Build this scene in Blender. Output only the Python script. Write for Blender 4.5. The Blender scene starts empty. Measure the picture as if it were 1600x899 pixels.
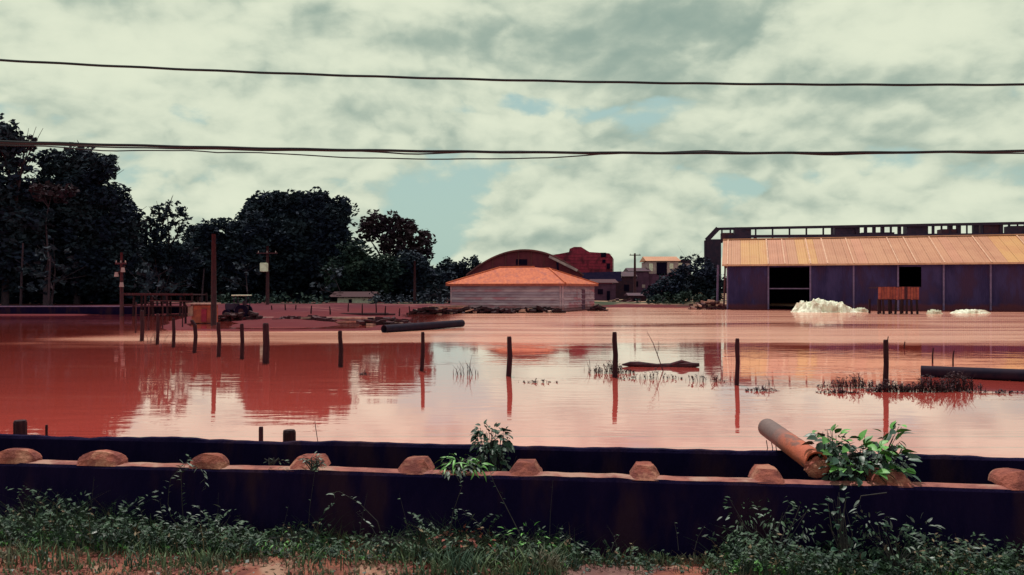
import bpy, bmesh, math, random
import numpy as np
from mathutils import Vector, Matrix, noise as mnoise
random.seed(7); rng = np.random.default_rng(7)
R = math.radians; PI = math.pi
S = bpy.context.scene; C = S.collection

# ------------------------------------------------------------------ camera
CAM_H = 2.0; F = 1250.0; HOR = 452.0
cd = bpy.data.cameras.new('camera'); cam = bpy.data.objects.new('camera', cd); C.objects.link(cam)
cd.lens = F/1600*36; cd.sensor_width = 36; cd.clip_end = 3000; cd.clip_start = 0.05
cam.location = (0, 0, CAM_H); cam.rotation_euler = (R(90)+math.atan((HOR-449.5)/F), 0, 0)
S.camera = cam
S.view_settings.view_transform = 'Standard'; S.view_settings.look = 'None'
S.view_settings.exposure = 0; S.view_settings.gamma = 1

# ------------------------------------------------------------------ sun
SUN_EL, SUN_AZ = R(69), R(-14)      # azimuth measured from +Y (away from camera) towards +X
sd = bpy.data.lights.new('sun', 'SUN'); sun = bpy.data.objects.new('sun', sd); C.objects.link(sun)
sd.energy = 3.6; sd.angle = R(0.6); sd.color = (1.0, 0.95, 0.86)
sv = Vector((math.sin(SUN_AZ)*math.cos(SUN_EL), math.cos(SUN_AZ)*math.cos(SUN_EL), math.sin(SUN_EL)))
sun.rotation_euler = sv.to_track_quat('Z', 'Y').to_euler(); sun.location = (0, 0, 60)

# ------------------------------------------------------------------ node helper
class NT:
    def __init__(s, nt): s.t = nt; s.n = nt.nodes; s.l = nt.links
    def node(s, kind, **kw):
        n = s.n.new(kind)
        for k, v in kw.items(): setattr(n, k, v)
        return n
    def put(s, sock, v):
        if v is None: return
        if hasattr(v, 'is_linked') or isinstance(v, bpy.types.NodeSocket): s.l.new(v, sock)
        else: sock.default_value = v
    def m(s, op, a, b=None, c=None, clamp=False):
        n = s.node('ShaderNodeMath', operation=op, use_clamp=clamp)
        s.put(n.inputs[0], a); s.put(n.inputs[1], b); s.put(n.inputs[2], c); return n.outputs[0]
    def v(s, op, a, b=None):
        n = s.node('ShaderNodeVectorMath', operation=op)
        s.put(n.inputs[0], a); s.put(n.inputs[1], b)
        return n.outputs['Value'] if op in ('LENGTH', 'DOT_PRODUCT') else n.outputs[0]
    def noise(s, vec, scale, detail=4, rough=.55, dist=0, col=False):
        n = s.node('ShaderNodeTexNoise'); s.put(n.inputs['Vector'], vec)
        n.inputs['Scale'].default_value = scale; n.inputs['Detail'].default_value = detail
        n.inputs['Roughness'].default_value = rough; n.inputs['Distortion'].default_value = dist
        return n.outputs['Color' if col else 'Fac']
    def step(s, v, a, b):
        n = s.node('ShaderNodeMapRange', interpolation_type='SMOOTHSTEP')
        s.put(n.inputs[0], v); n.inputs[1].default_value = a; n.inputs[2].default_value = b
        return n.outputs[0]
    def mix(s, f, a, b):
        n = s.node('ShaderNodeMix', data_type='RGBA')
        s.put(n.inputs[0], f); s.put(n.inputs[6], a if hasattr(a, 'is_linked') else (*a, 1))
        s.put(n.inputs[7], b if hasattr(b, 'is_linked') else (*b, 1)); return n.outputs[2]
    def scalev(s, vec, sc):
        return s.v('MULTIPLY', vec, sc)

# ------------------------------------------------------------------ world: hazy tropical sky, broken cloud
W = bpy.data.worlds.new('World'); S.world = W; W.use_nodes = True
T = NT(W.node_tree); T.n.clear()
tc = T.node('ShaderNodeTexCoord'); d = T.v('NORMALIZE', tc.outputs['Generated'])
sx = T.node('ShaderNodeSeparateXYZ'); T.l.new(d, sx.inputs[0])
wc = T.noise(T.scalev(d, (1, 1, 1.7)), 3.2, 4, .6, col=True)
wv = T.v('SUBTRACT', wc, (.5, .5, .5))
az0 = T.m('ARCTAN2', sx.outputs[0], sx.outputs[1]); el0 = T.m('ARCSINE', sx.outputs[2])
wf = T.v('SUBTRACT', T.noise(T.scalev(d, (1, 1, 1.7)), 17, 5, .6, col=True), (.5, .5, .5))
ws = T.node('ShaderNodeSeparateXYZ'); T.l.new(T.v('ADD', T.scalev(wv, (.16, .10, .1)), T.scalev(wf, (.07, .04, .1))), ws.inputs[0])
az = T.m('ADD', az0, ws.outputs[0]); el = T.m('ADD', el0, ws.outputs[1])
def blob(px, py, rx, ry, w):
    a = math.atan((px-800)/F); e = math.atan((HOR-py)/F*math.cos(a))
    p = T.m('POWER', T.m('ABSOLUTE', T.m('DIVIDE', T.m('SUBTRACT', az, a), rx/F)), 2)
    q = T.m('POWER', T.m('ABSOLUTE', T.m('DIVIDE', T.m('SUBTRACT', el, e), ry/F)), 2)
    return T.m('MULTIPLY', T.m('EXPONENT', T.m('MULTIPLY', T.m('ADD', p, q), -1.0)), w)
def total(lst):
    r = lst[0]
    for x in lst[1:]: r = T.m('ADD', r, x)
    return r
cv = T.v('ADD', T.scalev(d, (1, 1, 1.9)), T.scalev(wv, (.08, .08, .08)))
n1 = T.noise(cv, 5.2, 9, .56)
n2 = T.noise(T.v('ADD', cv, (-.012, 0, .045)), 5.2, 9, .56)

cover = total([n1,
    blob(915, 185, 190, 34, -.30), blob(620, 290, 110, 70, -.16), blob(300, 175, 75, 35, -.22), blob(40, 120, 60, 40, -.13),
    blob(1250, 285, 330, 20, -.13), blob(700, 350, 60, 50, -.16), blob(880, 265, 130, 16, -.12), blob(30, 190, 90, 30, -.12),
    blob(780, 222, 130, 26, .22), blob(910, 320, 150, 70, .28), blob(1150, 232, 55, 24, .26), blob(400, 200, 190, 55, .14),
    blob(300, 70, 330, 90, .22), blob(1050, 60, 420, 90, .30), blob(1380, 60, 160, 50, .2), blob(1230, 320, 45, 35, .18), blob(1420, 210, 260, 60, .14)])
def puff(vec):
    r_ = None
    for sc_, w_ in ((4.6, 1.0), (10.5, .5), (24.0, .25)):
        x_ = T.m('MULTIPLY', T.m('ABSOLUTE', T.m('SUBTRACT', T.noise(vec, sc_, 1, .4), .5)), w_*3.2); r_ = x_ if r_ is None else T.m('ADD', r_, x_)
    return r_
pv_ = T.v('ADD', T.scalev(d, (1, 1, 1.5)), T.v('ADD', T.scalev(wv, (.10, .10, .10)), T.scalev(wf, (.035, .035, .035))))
p1 = puff(pv_); p2 = puff(T.v('ADD', pv_, (-.008, 0, .022)))
relief = T.m('ADD', T.m('MULTIPLY', T.m('SUBTRACT', n1, n2), 2.2), T.m('MULTIPLY', T.m('SUBTRACT', p1, p2), .95))
mask = T.step(T.m('ADD', cover, T.m('MULTIPLY_ADD', p1, .24, -.055)), .345, .485)
patch = T.m('MULTIPLY', T.m('SUBTRACT', T.noise(T.v('ADD', cv, (3, 1, 2)), 2.6, 7, .6), .5), 1.5)
br = total([T.m('MULTIPLY_ADD', n1, .9, .14), relief, patch,
    blob(1010, 55, 260, 85, -.42), blob(860, 20, 160, 50, -.22), blob(1160, 125, 170, 30, -.2), blob(560, 170, 130, 40, -.10), blob(300, 90, 420, 110, .28), blob(1390, 55, 130, 45, .55), blob(1075, 82, 30, 16, .4),
    blob(780, 215, 110, 26, .20), blob(880, 290, 120, 50, .16), blob(930, 355, 150, 22, -.22), blob(1500, 260, 200, 130, -.06), blob(60, 120, 90, 45, -.3), blob(1540, 30, 80, 60, .2)])
br = T.m('DIVIDE', 1.0, T.m('ADD', 1.0, T.m('EXPONENT', T.m('MULTIPLY_ADD', br, -3.9, 1.55))))     # soft shoulder and toe
cloud = T.mix(br, (.30, .41, .355), (.83, .885, .69))
clear = T.mix(T.step(el0, .0, .5), (.47, .66, .58), (.38, .58, .58))
sky = T.node('ShaderNodeTexSky', sky_type='NISHITA'); sky.sun_disc = False
sky.sun_elevation = SUN_EL; sky.sun_rotation = SUN_AZ; sky.air_density = 1.2; sky.dust_density = 3
clear10 = T.mix(.88, T.v('SCALE', sky.outputs[0]), T.scalev(clear, (10, 10, 10)))
for nn in T.n:
    if nn.type == 'VECT_MATH' and nn.operation == 'SCALE': nn.inputs['Scale'].default_value = 1.0
res = T.mix(mask, clear10, T.scalev(cloud, (10, 10, 10)))
W.cycles.sampling_method = 'MANUAL'; W.cycles.sample_map_resolution = 256
bg = T.node('ShaderNodeBackground'); T.l.new(res, bg.inputs[0]); bg.inputs[1].default_value = 0.092
wo = T.node('ShaderNodeOutputWorld'); T.l.new(bg.outputs[0], wo.inputs[0])

# ------------------------------------------------------------------ materials
def mat(name, c1, c2=None, scale=3.0, rough=.85, detail=5, bump=0, bscale=None, stretch=(1, 1, 1), lo=.38, hi=.62, spec=.25, metal=0, rand=0, c3=None, s3=.5, tide=None):
    m = bpy.data.materials.new(name); m.use_nodes = True
    t = NT(m.node_tree); t.n.clear()
    tcn = t.node('ShaderNodeTexCoord'); ob = t.scalev(tcn.outputs['Object'], stretch)
    p = t.node('ShaderNodeBsdfPrincipled'); o = t.node('ShaderNodeOutputMaterial'); t.l.new(p.outputs[0], o.inputs[0])
    f = t.step(t.noise(ob, scale, detail, .6), lo, hi)
    col = t.mix(f, c1, c2 or tuple(x*.6 for x in c1))
    if c3: col = t.mix(t.step(t.noise(ob, s3, 4, .6), .5, .64), col, c3)
    if tide:
        sz = t.node('ShaderNodeSeparateXYZ'); t.l.new(tcn.outputs['Object'], sz.inputs[0]); zz = t.m('ADD', sz.outputs[2], t.m('MULTIPLY', t.noise(tcn.outputs['Object'], 1.3, 5), .7))
        col = t.mix(t.m('MULTIPLY', t.step(zz, tide[1]+.35, tide[1]-.05), .85), col, tide[0])
    if rand:
        oi = t.node('ShaderNodeObjectInfo'); h = t.node('ShaderNodeHueSaturation')
        t.l.new(col, h.inputs['Color']); t.l.new(t.m('MULTIPLY_ADD', oi.outputs['Random'], rand, 1-rand/2), h.inputs['Value']); col = h.outputs[0]
    t.l.new(col, p.inputs['Base Color']); p.inputs['Roughness'].default_value = rough
    p.inputs['Specular IOR Level'].default_value = spec; p.inputs['Metallic'].default_value = metal
    if bump:
        b = t.node('ShaderNodeBump'); b.inputs['Strength'].default_value = bump; b.inputs['Distance'].default_value = .02
        t.l.new(t.noise(ob, bscale or scale*4, 6, .6), b.inputs['Height']); t.l.new(b.outputs[0], p.inputs['Normal'])
    return m
M = dict(
    wall=mat('wet_dark_concrete', (.0035, .0014, .022), (.007, .003, .026), 6, .9, bump=.7, bscale=22, c3=(.020, .008, .022), s3=2.2, spec=.08, stretch=(1, 1, .35)),
    ledge=mat('mud_stained_ledge', (.29, .10, .085), (.17, .05, .05), 7, .9, bump=.5, bscale=30, c3=(.33, .18, .15), s3=3),
    lump=mat('laterite_block', (.28, .078, .060), (.15, .038, .036), 9, .95, bump=1.0, bscale=26, c3=(.36, .15, .11), s3=6, rand=.35),
    rust=mat('rust_orange_pipe', (.50, .125, .05), (.32, .07, .035), 5, .62, bump=.25, bscale=30, c3=(.2, .07, .05), s3=6, spec=.35),
    rustend=mat('grey_brown_pipe', (.17, .095, .095), (.10, .06, .07), 9, .6, bump=.3, bscale=40),
    blackpipe=mat('black_pipe', (.010, .007, .022), (.02, .010, .024), 4, .75, bump=.2, spec=.1),
    post=mat('dark_wet_timber', (.018, .004, .012), (.034, .009, .016), 5, .85, stretch=(6, 6, 1), bump=.6, bscale=12, rand=.5),
    timber=mat('red_brown_timber', (.065, .016, .026), (.034, .010, .02), 4, .85, stretch=(4, 4, 1), rand=.5),
    paleboard=mat('pale_board', (.42, .25, .22), (.26, .13, .13), 3, .8, rand=.4),
    soil=mat('laterite_soil', (.25, .085, .06), (.12, .035, .032), 5, .95, bump=1.0, bscale=18, c3=(.30, .17, .13), s3=3.2),
    slab=mat('dusty_pavement', (.21, .115, .10), (.13, .06, .06), 5, .9, bump=.5, bscale=40, c3=(.15, .06, .055), s3=2.5),
    mud=mat('channel_mud', (.03, .012, .02), (.06, .02, .02), 3, .8, bump=.5),
    roof_o=mat('orange_red_roof', (.50, .115, .050), (.40, .080, .04), 1.4, .75, stretch=(3, 1, 1), c3=(.33, .07, .05), s3=.8),
    planks=mat('mauve_weathered_boards', (.46, .33, .42), (.34, .23, .31), .7, .85, tide=((.22, .07, .08), .6), stretch=(1, 1, 3), c3=(.42, .17, .24), s3=.35),
    planks_b=mat('grey_mauve_boards', (.36, .27, .37), (.26, .18, .26), .7, .85, tide=((.18, .05, .065), .6), stretch=(1, 1, 3)),
    shed_wall=mat('purple_grey_sheet_wall', (.042, .026, .11), (.020, .011, .07), .8, .7, c3=(.045, .016, .06), s3=.4, stretch=(1, 1, .4), tide=((.10, .02, .035), .75)),
    shed_post=mat('pale_steel_post', (.17, .11, .24), (.12, .08, .17), 3, .6),
    sheet_a=mat('salmon_roof_sheet', (.46, .205, .125), (.41, .17, .105), .4, .6, rand=.06),
    sheet_b=mat('yellow_ochre_roof_sheet', (.50, .245, .10), (.46, .20, .09), .4, .6, rand=.06),
    sheet_c=mat('pink_roof_sheet', (.48, .20, .13), (.42, .17, .11), .4, .6, rand=.06),
    seam=mat('pale_roof_seam', (.62, .34, .24), (.5, .26, .18), 2, .6),
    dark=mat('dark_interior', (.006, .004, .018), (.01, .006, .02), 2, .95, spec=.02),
    steel=mat('dark_steel', (.020, .012, .040), (.035, .016, .045), 2, .7, rand=.4),
    steelred=mat('dark_red_panel', (.065, .016, .035), (.035, .012, .035), 2, .7, rand=.4),
    brick=mat('deep_red_brick', (.30, .028, .065), (.22, .02, .052), 2.5, .9, rand=.2, c3=(.09, .012, .03), s3=.6),
    arch=mat('dark_red_gable', (.15, .028, .045), (.11, .018, .038), .8, .9),
    archroof=mat('brown_arch_roof', (.16, .04, .045), (.10, .03, .04), .6, .8),
    plaster=mat('dirty_plaster', (.45, .32, .34), (.3, .2, .24), 1.5, .9),
    white=mat('white_paint', (.78, .76, .66), (.6, .56, .5), 3, .7),
    whitesheet=mat('white_sheeting', (.86, .85, .74), (.66, .62, .54), 2.2, .7, bump=.6, bscale=7, c3=(.55, .42, .34), s3=1.1),
    slat=mat('weathered_orange_slat', (.30, .07, .055), (.20, .04, .04), 3, .8, rand=.4),
    orange=mat('orange_panel', (.36, .085, .055), (.24, .05, .045), 3, .7),
    mauve=mat('mauve_shack_wall', (.13, .05, .11), (.08, .03, .07), .8, .9, rand=.5),
    bark=mat('dark_bark', (.030, .016, .030), (.05, .026, .04), 3, .95, stretch=(3, 3, 1), rand=.4),
    crown=mat('navy_green_foliage', (.009, .013, .034), (.021, .031, .048), .35, .8, detail=3, spec=.12),
    crown_b=mat('brownish_foliage', (.020, .011, .026), (.038, .022, .032), .3, .8, detail=3, spec=.12),
    crown_g=mat('green_foliage', (.012, .024, .030), (.026, .042, .036), .4, .8, detail=3, spec=.12),  # slightly greener leaf colour than the other crowns
    crown_l=mat('blue_grey_foliage', (.014, .019, .040), (.030, .038, .058), .5, .8, detail=3, spec=.2),
    grassy=mat('dark_bank_grass', (.035, .05, .045), (.06, .05, .04), 1.2, .95),
    cable=mat('black_cable', (.010, .014, .022), (.018, .02, .028), 3, .7),
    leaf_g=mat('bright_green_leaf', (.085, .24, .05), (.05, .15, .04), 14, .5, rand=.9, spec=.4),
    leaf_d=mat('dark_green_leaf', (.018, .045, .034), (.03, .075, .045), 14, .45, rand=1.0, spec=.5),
    leaf_p=mat('pale_dusty_leaf', (.12, .15, .135), (.07, .09, .09), 14, .55, rand=.9, spec=.4),
    leaf_m=mat('muted_green_leaf', (.038, .075, .042), (.018, .034, .032), 14, .6, rand=1.0, spec=.3),
    leaf_r=mat('red_brown_leaf', (.22, .06, .05), (.12, .04, .035), 14, .7, rand=.9),
    stem=mat('weed_stem', (.022, .022, .028), (.045, .038, .036), 8, .8, rand=.5),
    stemdark=mat('dark_twig', (.035, .014, .026), (.06, .025, .035), 8, .85),
    grass=mat('verge_grass', (.045, .08, .06), (.12, .16, .085), 5, .7, c3=(.12, .10, .08), s3=4),
    straw=mat('dry_grass', (.22, .17, .11), (.13, .08, .06), 5, .8),
)
def water_mat():
    m = bpy.data.materials.new('muddy_flood_water'); m.use_nodes = True
    t = NT(m.node_tree); t.n.clear()
    tcn = t.node('ShaderNodeTexCoord'); P = tcn.outputs['Object']
    sp = t.node('ShaderNodeSeparateXYZ'); t.l.new(P, sp.inputs[0]); X, Y = sp.outputs[0], sp.outputs[1]
    p = t.node('ShaderNodeBsdfPrincipled'); o = t.node('ShaderNodeOutputMaterial'); t.l.new(p.outputs[0], o.inputs[0])
    wob = t.m('MULTIPLY', t.m('SUBTRACT', t.noise(t.scalev(P, (.10, .3, 1)), 1.0, 5, .6), .5), 9.0)
    Yw = t.m('ADD', Y, wob)
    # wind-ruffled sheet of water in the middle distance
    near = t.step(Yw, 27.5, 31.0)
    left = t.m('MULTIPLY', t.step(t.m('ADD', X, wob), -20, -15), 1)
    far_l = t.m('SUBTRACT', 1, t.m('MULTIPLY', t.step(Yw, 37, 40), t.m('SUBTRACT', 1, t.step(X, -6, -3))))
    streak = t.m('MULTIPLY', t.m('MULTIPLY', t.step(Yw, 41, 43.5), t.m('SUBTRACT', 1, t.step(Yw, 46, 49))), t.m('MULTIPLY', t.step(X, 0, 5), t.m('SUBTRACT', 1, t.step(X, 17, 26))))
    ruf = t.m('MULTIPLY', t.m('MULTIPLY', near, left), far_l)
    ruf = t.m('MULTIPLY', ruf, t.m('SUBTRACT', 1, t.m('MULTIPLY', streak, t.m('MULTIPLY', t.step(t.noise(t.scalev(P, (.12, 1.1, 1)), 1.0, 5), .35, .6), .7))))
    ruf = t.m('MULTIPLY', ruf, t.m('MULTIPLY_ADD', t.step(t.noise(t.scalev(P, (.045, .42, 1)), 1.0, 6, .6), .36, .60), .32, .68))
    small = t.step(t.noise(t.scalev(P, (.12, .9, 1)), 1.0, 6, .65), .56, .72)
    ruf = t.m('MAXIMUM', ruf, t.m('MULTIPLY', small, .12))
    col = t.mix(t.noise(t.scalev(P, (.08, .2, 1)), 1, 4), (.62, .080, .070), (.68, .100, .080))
    col = t.mix(t.m('MULTIPLY', ruf, .62), col, (.70, .43, .32))  # sky reflection on the ruffled band painted in as a paler base colour
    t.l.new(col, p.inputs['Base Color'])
    rg = t.m('MULTIPLY_ADD', ruf, .20, .03); t.l.new(rg, p.inputs['Roughness'])
    p.inputs['IOR'].default_value = 1.5; p.inputs['Specular IOR Level'].default_value = .5
    t.l.new(t.m('MULTIPLY_ADD', ruf, -.8, 1.0), p.inputs['Coat Weight']); p.inputs['Coat Roughness'].default_value = .03; p.inputs['Coat IOR'].default_value = 1.5
    h1 = t.noise(t.scalev(P, (.9, 3.2, 1)), 1.0, 3, .5, .3)
    h2 = t.noise(t.scalev(P, (4.5, 13, 1)), 1.0, 2, .5)
    calm = t.step(t.noise(t.scalev(P, (.10, .22, 1)), 1.0, 3), .38, .68)
    h = t.m('ADD', t.m('MULTIPLY', h1, t.m('MULTIPLY_ADD', calm, .022, .003)), t.m('MULTIPLY', h2, t.m('MULTIPLY_ADD', calm, .0022, .0005)))
    b = t.node('ShaderNodeBump'); b.inputs['Strength'].default_value = 1; b.inputs['Distance'].default_value = .32
    t.l.new(h, b.inputs['Height']); t.l.new(b.outputs[0], p.inputs['Normal']); t.l.new(b.outputs[0], p.inputs['Coat Normal'])
    return m
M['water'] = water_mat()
def terrain_mat():
    m = bpy.data.materials.new('far_bank_earth'); m.use_nodes = True
    t = NT(m.node_tree); t.n.clear(); tcn = t.node('ShaderNodeTexCoord'); P = tcn.outputs['Object']
    sp = t.node('ShaderNodeSeparateXYZ'); t.l.new(P, sp.inputs[0])
    p = t.node('ShaderNodeBsdfPrincipled'); o = t.node('ShaderNodeOutputMaterial'); t.l.new(p.outputs[0], o.inputs[0])
    wet = t.mix(t.noise(P, .8, 5), (.085, .012, .022), (.12, .022, .028))
    dry = t.mix(t.noise(P, .5, 5), (.10, .018, .030), (.07, .014, .026))
    dry = t.mix(t.step(sp.outputs[0], 3, 9), dry, (.40, .24, .18))
    dry = t.mix(t.m('MULTIPLY', t.step(t.noise(t.scalev(P, (.15, .8, 1)), 1, 4), .58, .64), .6), dry, (.28, .10, .10))
    grn = t.mix(t.noise(P, .9, 5), (.03, .045, .03), (.055, .055, .04))
    c = t.mix(t.step(t.m('ADD', sp.outputs[2], t.m('MULTIPLY', t.noise(P, .4, 4), .4)), .42, .62), wet, dry)
    gm = t.m('MULTIPLY', t.step(t.noise(P, .12, 4), .42, .56), t.step(sp.outputs[1], 78, 88))
    t.l.new(t.mix(gm, c, grn), p.inputs['Base Color']); p.inputs['Specular IOR Level'].default_value = .06; p.inputs['Roughness'].default_value = .9
    return m
M['terrain'] = terrain_mat()

# ------------------------------------------------------------------ mesh + object helpers
class MB:
    def __init__(s): s.v = []; s.f = []; s.mi = []
    def add(s, vs, fs, mi=0):
        o = len(s.v); s.v += [tuple(x) for x in vs]; s.f += [tuple(i+o for i in f) for f in fs]; s.mi += [mi]*len(fs); return s
    def box(s, c, size, rot=0, mi=0, tilt=None):
        hx, hy, hz = [x/2 for x in size]; c = Vector(c); m = Matrix.Rotation(rot, 3, 'Z')
        if tilt: m = m @ Matrix.Rotation(tilt[1], 3, tilt[0])
        vs = [c + m @ Vector((x*hx, y*hy, z*hz)) for x in (-1, 1) for y in (-1, 1) for z in (-1, 1)]
        return s.add(vs, [(0, 1, 3, 2), (4, 6, 7, 5), (0, 4, 5, 1), (2, 3, 7, 6), (0, 2, 6, 4), (1, 5, 7, 3)], mi)
    def beam(s, a, b, w, h=None, mi=0):
        a, b = Vector(a), Vector(b); d = (b-a).normalized(); u = Vector((0, 0, 1)) if abs(d.z) < .9 else Vector((0, 1, 0))
        x = d.cross(u).normalized()*w/2; y = x.cross(d).normalized()*(h or w)/2
        vs = [p + i*x + j*y for p in (a, b) for i, j in ((-1, -1), (1, -1), (1, 1), (-1, 1))]
        return s.add(vs, [(3, 2, 1, 0), (4, 5, 6, 7), (0, 1, 5, 4), (1, 2, 6, 5), (2, 3, 7, 6), (3, 0, 4, 7)], mi)
    def tube(s, pts, rad, seg=8, mi=0, jit=0, caps=True):
        pts = [Vector(p) for p in pts]; rad = rad if isinstance(rad, (list, tuple)) else [rad]*len(pts)
        vs = []; fs = []
        for i, p in enumerate(pts):
            t = (pts[min(i+1, len(pts)-1)] - pts[max(i-1, 0)]).normalized()
            u = Vector((0, 0, 1)) if abs(t.z) < .95 else Vector((1, 0, 0))
            x = t.cross(u).normalized(); y = x.cross(t).normalized()
            for k in range(seg):
                a = 2*PI*k/seg; r = rad[i]*(1+random.uniform(-jit, jit)); vs.append(p + x*math.cos(a)*r + y*math.sin(a)*r)
        for i in range(len(pts)-1):
            for k in range(seg):
                k2 = (k+1) % seg; fs.append((i*seg+k, i*seg+k2, (i+1)*seg+k2, (i+1)*seg+k))
        if caps: fs += [tuple(range(seg)), tuple(reversed(range((len(pts)-1)*seg, len(pts)*seg)))]
        return s.add(vs, fs, mi)
    def build(s, name, mats, parent=None, smooth=False, kind=None, bevel=0):
        me = bpy.data.meshes.new(name); me.from_pydata(s.v, [], s.f)
        for m in (mats if isinstance(mats, (list, tuple)) else [mats]): me.materials.append(m)
        me.polygons.foreach_set('material_index', s.mi)
        if smooth: me.polygons.foreach_set('use_smooth', [True]*len(s.f))
        me.update()
        if bevel:
            bm = bmesh.new(); bm.from_mesh(me)
            bmesh.ops.bevel(bm, geom=bm.edges[:], offset=bevel, segments=2, affect='EDGES'); bm.to_mesh(me); bm.free()
        return link(name, me, parent, kind)
def link(name, me, parent=None, kind=None):
    o = bpy.data.objects.new(name, me); C.objects.link(o)
    if parent: o.parent = parent
    if kind: o['kind'] = kind
    return o
def tag(o, label, cat, group=None, kind=None):
    o['label'] = label; o['category'] = cat
    if group: o['group'] = group
    if kind: o['kind'] = kind
    return o
def thing(name, label, cat, loc=(0, 0, 0), group=None, rot=0):
    o = bpy.data.objects.new(name, None); C.objects.link(o); o.location = loc; o.rotation_euler = (0, 0, rot)
    o.empty_display_size = .2
    return tag(o, label, cat, group)
def P(px, py, dd): return Vector(((px-800)/F*dd, dd, CAM_H-(py-HOR)/F*dd))
def Wt(px, py):
    dd = CAM_H*F/(py-HOR); return Vector(((px-800)/F*dd, dd, 0))
def sm(a, b, x):
    t = np.clip((x-a)/(b-a), 0, 1); return t*t*(3-2*t)
def grid_obj(name, xs, ys, zf, m, kind='structure'):
    X, Y = np.meshgrid(xs, ys); Z = zf(X, Y); v = np.stack([X, Y, Z], -1).reshape(-1, 3)
    nx, ny = len(xs), len(ys); i = np.arange(nx-1)[None, :] + np.arange(ny-1)[:, None]*nx
    f = np.stack([i, i+1, i+nx+1, i+nx], -1).reshape(-1, 4)
    me = bpy.data.meshes.new(name); me.from_pydata(v.tolist(), [], f.tolist()); me.materials.append(m)
    me.polygons.foreach_set('use_smooth', [True]*len(f)); me.update()
    return link(name, me, None, kind)
def vnoise(X, Y, s, seed=0):
    out = np.zeros_like(X)
    r = np.random.default_rng(seed)
    for k in range(10):
        a = r.uniform(0, 2*PI); fr = s*(1.35**k); out += np.sin((X*np.cos(a)+Y*np.sin(a))*fr + r.uniform(0, 6.28))/(1.3**k)
    return out/4

# ------------------------------------------------------------------ terrain, water, verge
SH = [(-200, 60), (-60, 61), (-38, 62), (-29, 62.5), (-24, 60), (-20, 45), (-17, 38.5), (-11, 38.2), (-6.5, 38.5), (-5.6, 41), (-6.4, 50), (-9.5, 68), (-8, 72), (-6, 72.5), (4.5, 69.6),
      (7.5, 78), (11, 88), (20, 86), (21, 77), (31, 74.2), (46, 69.6), (60, 66), (200, 30)]
shx = np.array([p[0] for p in SH], float)
def shore_sd(X, Y):      # crude signed distance to the shoreline polyline, positive on land
    P0 = np.array(SH[:-1], float); P1 = np.array(SH[1:], float); best = np.full(X.shape, 1e9)
    for a, b in zip(P0, P1):
        ab = b-a; t = np.clip(((X-a[0])*ab[0]+(Y-a[1])*ab[1])/(ab@ab), 0, 1)
        best = np.minimum(best, np.hypot(X-a[0]-t*ab[0], Y-a[1]-t*ab[1]))
    poly = SH + [(200, 2000), (-200, 2000)]; inside = np.zeros(X.shape, bool); n = len(poly)
    for i in range(n):
        (x1, y1), (x2, y2) = poly[i], poly[(i+1) % n]
        if y1 == y2: continue
        c = ((y1 > Y) != (y2 > Y)) & (X < (x2-x1)*(Y-y1)/(y2-y1)+x1); inside ^= c
    return np.where(inside, best, -best)
def bank_z(X, Y):
    sd_ = shore_sd(X, Y) + vnoise(X, Y, .55, 3)*.7
    z = -.6 + .66*sm(-1.2, .3, sd_) + .42*sm(.6, 7, sd_) + .05*vnoise(X, Y, .9, 5)*sm(0, 2, sd_)
    spit = sm(3, -3, Y-60)*sm(-34, -28, X)*sm(4, 0, X)
    return z - spit*.30*sm(.3, 4, sd_) + 1.0*sm(110, 400, Y)
ys = np.concatenate([np.arange(30, 95, .7), np.linspace(95, 420, 60)])
grid_obj('ground', np.concatenate([np.linspace(-195, -50, 40), np.arange(-49, 49, .7), np.linspace(50, 195, 40)]), ys, bank_z, M['terrain'])
bb = MB(); bb.add([(-1500, 330, 1.0), (1500, 330, 1.0), (1500, 2500, 1.0), (-1500, 2500, 1.0)], [(0, 1, 2, 3)]); bb.build('far_ground', M['grassy'], kind='structure')
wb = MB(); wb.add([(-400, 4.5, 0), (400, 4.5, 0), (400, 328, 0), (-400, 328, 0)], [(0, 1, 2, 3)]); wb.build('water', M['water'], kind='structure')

SL = -.112; LD = Vector((1, SL, 0)).normalized(); LN = Vector((-SL, 1, 0)).normalized()     # wall line, and its normal (away)
def along(y0, x, off=0): return Vector((x, y0+SL*x, 0)) + LN*off
ZG, ZT = .34, .83
def verge_z(X, Y):
    edge = 5.0+SL*X - Y
    return ZG + .035*vnoise(X*5, Y*5, 1.1, 8) + .05*sm(.5, .0, edge)*(sm(.6, -.6, X)*.8+.2) - .0*Y
xs_ = np.linspace(-9, 9, 181)
X, Yt = np.meshgrid(xs_, np.linspace(0, 1, 60)); Yv = -6+(5.03+SL*X+6)*Yt
v = np.stack([X, Yv, verge_z(X, Yv)], -1).reshape(-1, 3); i = np.arange(180)[None, :]+np.arange(59)[:, None]*181
f = np.stack([i, i+1, i+182, i+181], -1).reshape(-1, 4)
me = bpy.data.meshes.new('verge'); me.from_pydata(v.tolist(), [], f.tolist()); me.materials.append(M['soil']); me.polygons.foreach_set('use_smooth', [True]*len(f)); link('verge', me, None, 'structure')
b = MB()   # channel bed
p = [along(5.0, -12, .1), along(5.0, 12, .1), along(5.9, 12, .1), along(5.9, -12, .1)]
b.add([Vector((q.x, q.y, .16)) for q in p], [(0, 1, 2, 3)]); b.build('channel_bed', M['mud'], kind='structure')
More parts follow.
